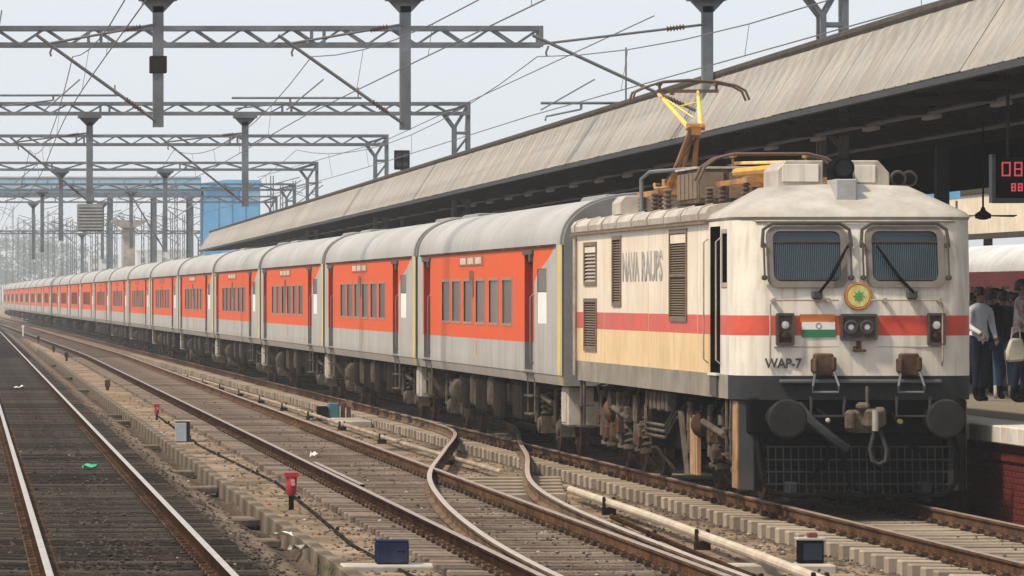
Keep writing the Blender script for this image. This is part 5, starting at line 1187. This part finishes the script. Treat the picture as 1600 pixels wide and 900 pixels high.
t = thing('ground_signal', (X, Y, -.26), 'small dark ground signal with pale frame beside the sleeper ends', 'ground signal')
MB().box(-.13, .13, -.1, .12, 0, .25).build('case', M_black, t, .01, 0); MB().box(-.15, .15, -.12, .14, .25, .275).build('rim', M_conc_pale, t, .004, 0); MB().box(-.15, .15, -.12, .14, -.03, 0).build('rim', M_conc_pale, t, .004, 0)
MB().box(-.09, .11, -.105, -.1, .04, .22).build('lens', M_glass, t, 0, 0); MB().box(-.03, .07, -.05, .08, .275, .33).build('cap', M_maroon, t, .01, 0)
X, Y = 9.75, 124.0
t = thing('point_machine', (X, Y, -.3), 'cluster of black and teal point machine boxes beside the train, left of centre', 'point machine')
MB().box(-.3, -.06, -.2, .2, .03, .32).build('motor_box', M_black, t, .015, 0); MB().box(-.04, .22, -.16, .2, .0, .4).build('gear_box', M_teal, t, .02, 0)
MB().box(.27, .36, -.1, .1, 0, .42).build('red_cover', M_maroon, t, .01, 0); MB().tube((.45, 0, 0), (.45, 0, .46), .05, 10).box(.38, .52, -.08, .08, .3, .46).build('post', M_tan, t)
MB().box(-.45, .7, -.3, .3, -.08, .03).build('base', M_conc, t, .01, 0)
X, Y = gp(555, 662, -.3)
tag(MB().box(-.35, .35, -1.6, 1.6, -.1, .12).build('concrete_slab', M_conc_pale, None, .02, 0, (X-.1, Y, -.32)), 'pale concrete block lying right of the point machine', 'slab')
for i, (px, py, h, m, lab) in enumerate(((60, 538, .7, M_black, 'black short post at the far end of the kerb'), (84, 552, .55, M_dark, 'dark low post second along the kerb from the far end'), (104, 566, .6, M_dark, 'dark low post third along the kerb from the far end'), (168, 612, .5, M_gear, 'rusty low post by the kerb midway to the white and blue box'), (36, 528, 1.2, M_white, 'white post at the far left beyond the kerb end'), (147, 522, .7, M_white, 'pale marker board near the train far down the line'))):
    X, Y = gp(px, py, -.3)
    t = thing('marker_post', (X, Y, -.32), lab, 'post')
    h *= .75; MB().box(-.05, .05, -.05, .05, 0, h).build('post', m, t, .01, 0); MB().box(-.085, .085, -.07, .07, h-.2, h).build('plate', m, t, .01, 0)
# litter
def scrap(px, py, m, label, s=.12):
    X, Y = gp(px, py, -.2); rn = random.Random(px)
    mb = MB(); n = 4; vs = [(s*(i/n-.5)*2+rn.uniform(-.02, .02), s*(j/n-.5)*2, abs(rn.gauss(.03, .035))) for j in range(n+1) for i in range(n+1)]
    mb.add(vs+[(x, y, z+.004) for x, y, z in vs], [(j*(n+1)+i, j*(n+1)+i+1, (j+1)*(n+1)+i+1, (j+1)*(n+1)+i) for j in range(n) for i in range(n)]+[(j*(n+1)+i+25, j*(n+1)+i+26, (j+1)*(n+1)+i+26, (j+1)*(n+1)+i+25) for j in range(n) for i in range(n)])
    tag(mb.build('litter', m, None, 0, 0, (X, Y, -.18)), label, 'litter')
scrap(140, 734, M_litter_g, 'scrap of bright green plastic between the left rails'); scrap(30, 608, M_white, 'scrap of white paper between the left rails', .16)
scrap(440, 842, M_white, 'crumpled white scrap left of the kerb near the front'); scrap(468, 862, M_conc_pale, 'grey scrap left of the kerb closest to the camera')
scrap(490, 716, M_white, 'small white scrap beside the middle track rail', .07)
# weeds by the kerb
tf = MB(); rn = random.Random(9)
for i in range(260):
    px = rn.choice((540, 520, 640, 560)); X, Y = gp(px+rn.gauss(0, 14), 888+rn.gauss(0, 5), -.3)
    a = rn.random()*6.28; h = rn.uniform(.03, .1); d = rn.uniform(.01, .05)
    tf.add([(X, Y, -.31), (X+.012, Y, -.31), (X+math.cos(a)*d, Y+math.sin(a)*d, -.31+h)], [(0, 1, 2)])
tag(tf.build('weeds', mat('weed_green', (.09, .12, .03), .8, .3, 8), None, 0, 0), 'tufts of small green weeds at the foreground kerb end', 'weeds', kind='stuff')

# ------------------------------------------------------------------ people on the platform
HAIR = mat('hair_black', (.012, .01, .009), .6, .3, 8); SKIN = mat('skin_brown', (.22, .115, .07), .6, .15, 5)
def person(X, Y, rz, h, shirt, trous, label, arms=((.05, .1), (.05, .1)), shoe=None, bag=None, lean=0, stride=.08, sleeve=1.0, turn=0):
    t = thing('person', (X, Y, PZ+.003), label, 'person', 'people waiting on the platform', rz)
    k = h/1.72; V, E, RD, RG = [], [], [], []
    def v(p, r, reg, par=None):
        V.append((p[0]*k, p[1]*k, p[2]*k)); RD.append((r[0]*k, r[1]*k) if isinstance(r, tuple) else (r*k, r*k)); RG.append(reg)
        if par is not None: E.append((par, len(V)-1))
        return len(V)-1
    pel = v((0, 0, .93), (.155, .115), 1); wa = v((0, -lean*.2, 1.08), (.145, .105), 0, pel); ch = v((0, -lean*.6, 1.28), (.165, .12), 0, wa); sh = v((0, -lean*.9, 1.40), (.13, .09), 0, ch)
    nk = v((0, -lean, 1.47), .055, 2, sh); jaw = v((turn*.02, -lean-.03, 1.545), (.062, .07), 2, nk); hm = v((turn*.02, -lean-.012, 1.62), (.075, .092), 2, jaw); ht = v((turn*.02, -lean, 1.685), (.05, .06), 2, hm)
    for s, (fwd, bend) in zip((-1, 1), arms):
        a = v((s*.19, -lean*.9, 1.37), .062, 0, sh); b = v((s*.235, -lean*.7-fwd*.4, 1.12), .05, 0, a)
        w = v((s*(.235-bend*.2), -lean*.7-fwd*.4-bend, .88+bend*.75), .034, 0 if sleeve > .6 else 2, b); v((s*(.23-bend*.25), -lean*.7-fwd*.4-bend*1.22, .82+bend*.85), (.036, .024), 2, w)
        hp_ = v((s*.1, 0, .87), .098, 1, pel); st = stride*s
        kn = v((s*.105, -.02+st*.5, .5), .066, 1, hp_); an = v((s*.11, .02+st, .1), .042, 1, kn); hl_ = v((s*.11, -.01+st, .045), .043, 3, an); v((s*.125, -.15+st, .032), (.042, .03), 3, hl_)
    me = bpy.data.meshes.new('body'); me.from_pydata(V, E, []); o = bpy.data.objects.new('body_tmp', me); COL.objects.link(o)
    o.modifiers.new('skin', 'SKIN').use_smooth_shade = True
    for i, d in enumerate(me.skin_vertices[0].data): d.radius = RD[i]; d.use_root = (i == 0)
    o.modifiers.new('sub', 'SUBSURF').levels = 2
    em_ = bpy.data.meshes.new_from_object(o.evaluated_get(bpy.context.evaluated_depsgraph_get())); bpy.data.objects.remove(o)
    em_.name = 'body'; em_.materials.clear()
    for m in (shirt, trous, SKIN, shoe or M_black): em_.materials.append(m)
    vv = [Vector(p) for p in V]
    for p in em_.polygons:
        c = p.center; best = min(range(len(E)*3), key=lambda q: (c-vv[E[q//3][0]].lerp(vv[E[q//3][1]], (q % 3)*.5)).length-RD[E[q//3][1]][0]*.6)
        a, b = E[best//3]; p.material_index = RG[b] if best % 3 else (RG[a] if RG[a] != 1 else RG[b])
        if RG[b] == 2 and b in (nk,) : p.material_index = 2 if c.z > 1.445*k else 0
        if c.z < 1.0*k and p.material_index == 0 and abs(c.x) < .17*k: p.material_index = 1 if c.z < .9*k else 0
    # fingers, nose and ears joined to the same mesh
    bm = bmesh.new(); bm.from_mesh(em_); ex = MB()
    hands = [i for i in range(len(V)) if RG[i] == 2 and abs(V[i][0]) > .05*k and i > ht]
    for i in hands:
        p = vv[i]; par = [e[0] for e in E if e[1] == i][0]; d = (p-vv[par]).normalized(); side = Vector((0, 1, 0)) if abs(d.y) < .7 else Vector((0, 0, 1))
        if RG[par] == 2 and par in hands: pass
        for f, ln in zip((-1.5, -.5, .5, 1.5), (.06, .07, .068, .052)):
            b0 = p+side*f*.015*k; ex.path([b0, b0+d*ln*.5*k, b0+d*ln*k+Vector((-.015*math.copysign(1, p.x), -.008, 0))*k], .008*k, 5, 2)
        b0 = p-side*.03*k-d*.02*k; ex.path([b0, b0-side*.022*k+d*.02*k, b0-side*.02*k+d*.05*k], .009*k, 5, 2)
    hp_ = vv[hm]
    ex.path([hp_+Vector((0, -.085, .0))*k, hp_+Vector((0, -.108, -.03))*k, hp_+Vector((0, -.085, -.035))*k], .012*k, 6, 2)
    for s in (-1, 1): ex.lathe(hp_+Vector((s*.072, .01, -.01))*k, (s, 0, 0), [(0, .03*k), (.012*k, .026*k), (.016*k, .01*k)], 8, 2)
    n0 = len(bm.verts); nv = [bm.verts.new(p) for p in ex.v]
    for f, mi in zip(ex.f, ex.m):
        try: q = bm.faces.new([nv[i] for i in f]); q.material_index = mi; q.smooth = True
        except ValueError: pass
    bm.to_mesh(em_); bm.free(); link('body', em_, t)
    # hair cap
    hb_ = MB(); rings = []
    for a in range(7):
        th = R(a*18); rings.append((math.sin(th), math.cos(th)))
    vs, fs = [(hp_.x, hp_.y+.012*k, hp_.z+.112*k)], []
    for i, (s_, c_) in enumerate(rings[1:]):
        for j in range(14):
            g = j*2*math.pi/14; back = (1+math.sin(g))/2
            vs.append((hp_.x+math.cos(g)*.088*k*s_, hp_.y+.016*k+math.sin(g)*.103*k*s_, hp_.z+(.015+.097*c_)*k-(.05*k*back if i >= 4 else 0)))
    for j in range(14): fs.append((0, 1+j, 1+(j+1) % 14))
    for i in range(5):
        for j in range(14): fs.append((1+i*14+j, 1+(i+1)*14+j, 1+(i+1)*14+(j+1) % 14, 1+i*14+(j+1) % 14))
    hb_.add(vs, fs).build('hair', HAIR, t)
    ey = MB()
    for s in (-1, 1): ey.lathe(hp_+Vector((s*.03, -.083, -.005))*k, (0, -1, 0), [(0, .011*k), (.004*k, .009*k)], 8)
    ey.build('eyes', M_black, t); MB().path([hp_+Vector((-.025, -.083, -.06))*k, hp_+Vector((0, -.092, -.062))*k, hp_+Vector((.025, -.083, -.06))*k], .005*k, 5).build('mouth', mat('lips', (.16, .06, .05), .6, .1, 5), t)
    if bag:
        bg_ = MB().prism([(-.15, .95*k), (.15, .95*k), (.16, 1.3*k), (.1, 1.4*k), (-.1, 1.4*k), (-.16, 1.3*k)], .11, .27, 'y').build('backpack', bag, t, .03, 0)
        for s in (-1, 1): MB().path([(s*.11, .13, 1.38*k), (s*.12, 0, 1.47*k), (s*.12, -.13, 1.3*k), (s*.13, .0, 1.02*k), (s*.12, .13, 1.0*k)], .016, 6).build('strap', bag, bg_)
    return t
def cl(n, c, c2=None): return mat('cloth_'+n, c, .9, .25, 5, .003, col2=c2)
WHT = cl('white', (.62, .64, .72)); NVY = cl('navy', (.02, .024, .045)); BLK = cl('black', (.015, .015, .018)); JEAN = cl('jeans', (.06, .12, .22), (.1, .18, .3)); JEAN2 = cl('dark_jeans', (.03, .05, .1)); TEAL = cl('teal', (.02, .06, .08)); CHK = mat('cloth_check', (.55, .5, .5), .9, .5, 14, .003, col2=(.2, .08, .1)); CRM = cl('cream', (.6, .57, .5)); MAR = cl('maroon', (.12, .03, .03)); GRY = cl('grey', (.2, .2, .22))
def pp_(px, Y): return at(px, Y)
PEO = [(1529, 80.5, .5, 1.75, WHT, NVY, 'person in white shirt and dark trousers nearest the locomotive', ((.1, .2), (.05, .1)), None),
       (1549, 82.0, 2.6, 1.72, BLK, JEAN2, 'person in black top and dark jeans beside the white shirted one', ((.05, .05), (.05, .08)), BLK),
       (1568, 82.5, 2.9, 1.70, TEAL, JEAN, 'person in dark teal jacket and light blue jeans', ((.1, .22), (.05, .1)), NVY),
       (1593, 79.2, 1.35, 1.86, CHK, NVY, 'tall person in white and maroon checked shirt with hands held in front', ((.12, .26), (.12, .26)), None),
       (1584, 84.0, .3, 1.66, BLK, CRM, 'person in cream trousers behind the checked shirt', ((.05, .1), (.05, .1)), None),
       (1538, 86.0, 1.8, 1.70, GRY, BLK, 'person in grey shirt standing behind the white shirted one', ((.05, .1), (.05, .1)), None),
       (1558, 87.5, 4.0, 1.74, NVY, JEAN2, 'person in navy shirt behind the teal jacket', ((.05, .1), (.05, .1)), None),
       (1577, 89.0, 2.2, 1.68, MAR, BLK, 'person in maroon top at the back of the crowd', ((.05, .1), (.05, .1)), None),
       (1521, 88.0, 5.0, 1.66, BLK, GRY, 'person mostly hidden behind the locomotive front', ((.05, .1), (.05, .1)), None),
       (1606, 83.0, 3.4, 1.70, NVY, JEAN, 'person at the right edge in navy top and jeans', ((.05, .1), (.05, .1)), None)]
PEO += [(1545, 91.5, 1.2, 1.69, BLK, JEAN2, 'person in black shirt in the third row of the crowd', ((.05, .1), (.05, .1)), None),
        (1566, 93.0, 3.0, 1.73, GRY, NVY, 'person in grey top in the third row, right of the black shirt', ((.05, .1), (.05, .1)), None),
        (1531, 94.5, 2.4, 1.71, NVY, BLK, 'person in navy top deep in the crowd near the locomotive', ((.05, .1), (.05, .1)), None),
        (1588, 95.5, .6, 1.66, BLK, GRY, 'person in black top deep in the crowd near the right edge', ((.05, .1), (.05, .1)), BLK)]
for px, Y, rz, h, s_, tr_, lab, ar, bag in PEO:
    person(pp_(px, Y), Y, rz, h, s_, tr_, lab, ar, CRM if lab.startswith('person in dark teal') else None, bag, lean=.03)
X = pp_(1585, 79.0)
t = thing('cloth_bag', (X, 78.9, PZ+.62), 'pale cloth bag hanging at the checked shirt person\'s side', 'bag')
MB().prism([(-.13, .0), (.13, .02), (.15, .18), (.09, .36), (-.08, .36), (-.15, .16)], -.06, .06, 'y').build('sack', CRM, t, .03, 40); MB().path([(-.07, 0, .35), (-.05, 0, .52), (.05, 0, .52), (.07, 0, .35)], .012, 6).build('handle', CRM, t)

# ------------------------------------------------------------------ haze: even pale air over the whole place
hz = MB().box(-720, 820, -120, 3700, -1.4, 30).build('haze', [], None, 0, 0)
hm_ = bpy.data.materials.new('haze'); hm_.use_nodes = True; n = hm_.node_tree; n.nodes.clear()
pv = n.nodes.new('ShaderNodeVolumePrincipled'); pv.inputs['Color'].default_value = (.93, .96, 1, 1); pv.inputs['Density'].default_value = .00036; pv.inputs['Anisotropy'].default_value = .1
oo = n.nodes.new('ShaderNodeOutputMaterial'); n.links.new(pv.outputs[0], oo.inputs['Volume'])
hz.data.materials.clear(); hz.data.materials.append(hm_); tag(hz, 'pale even haze over the railway yard', 'haze', kind='stuff')
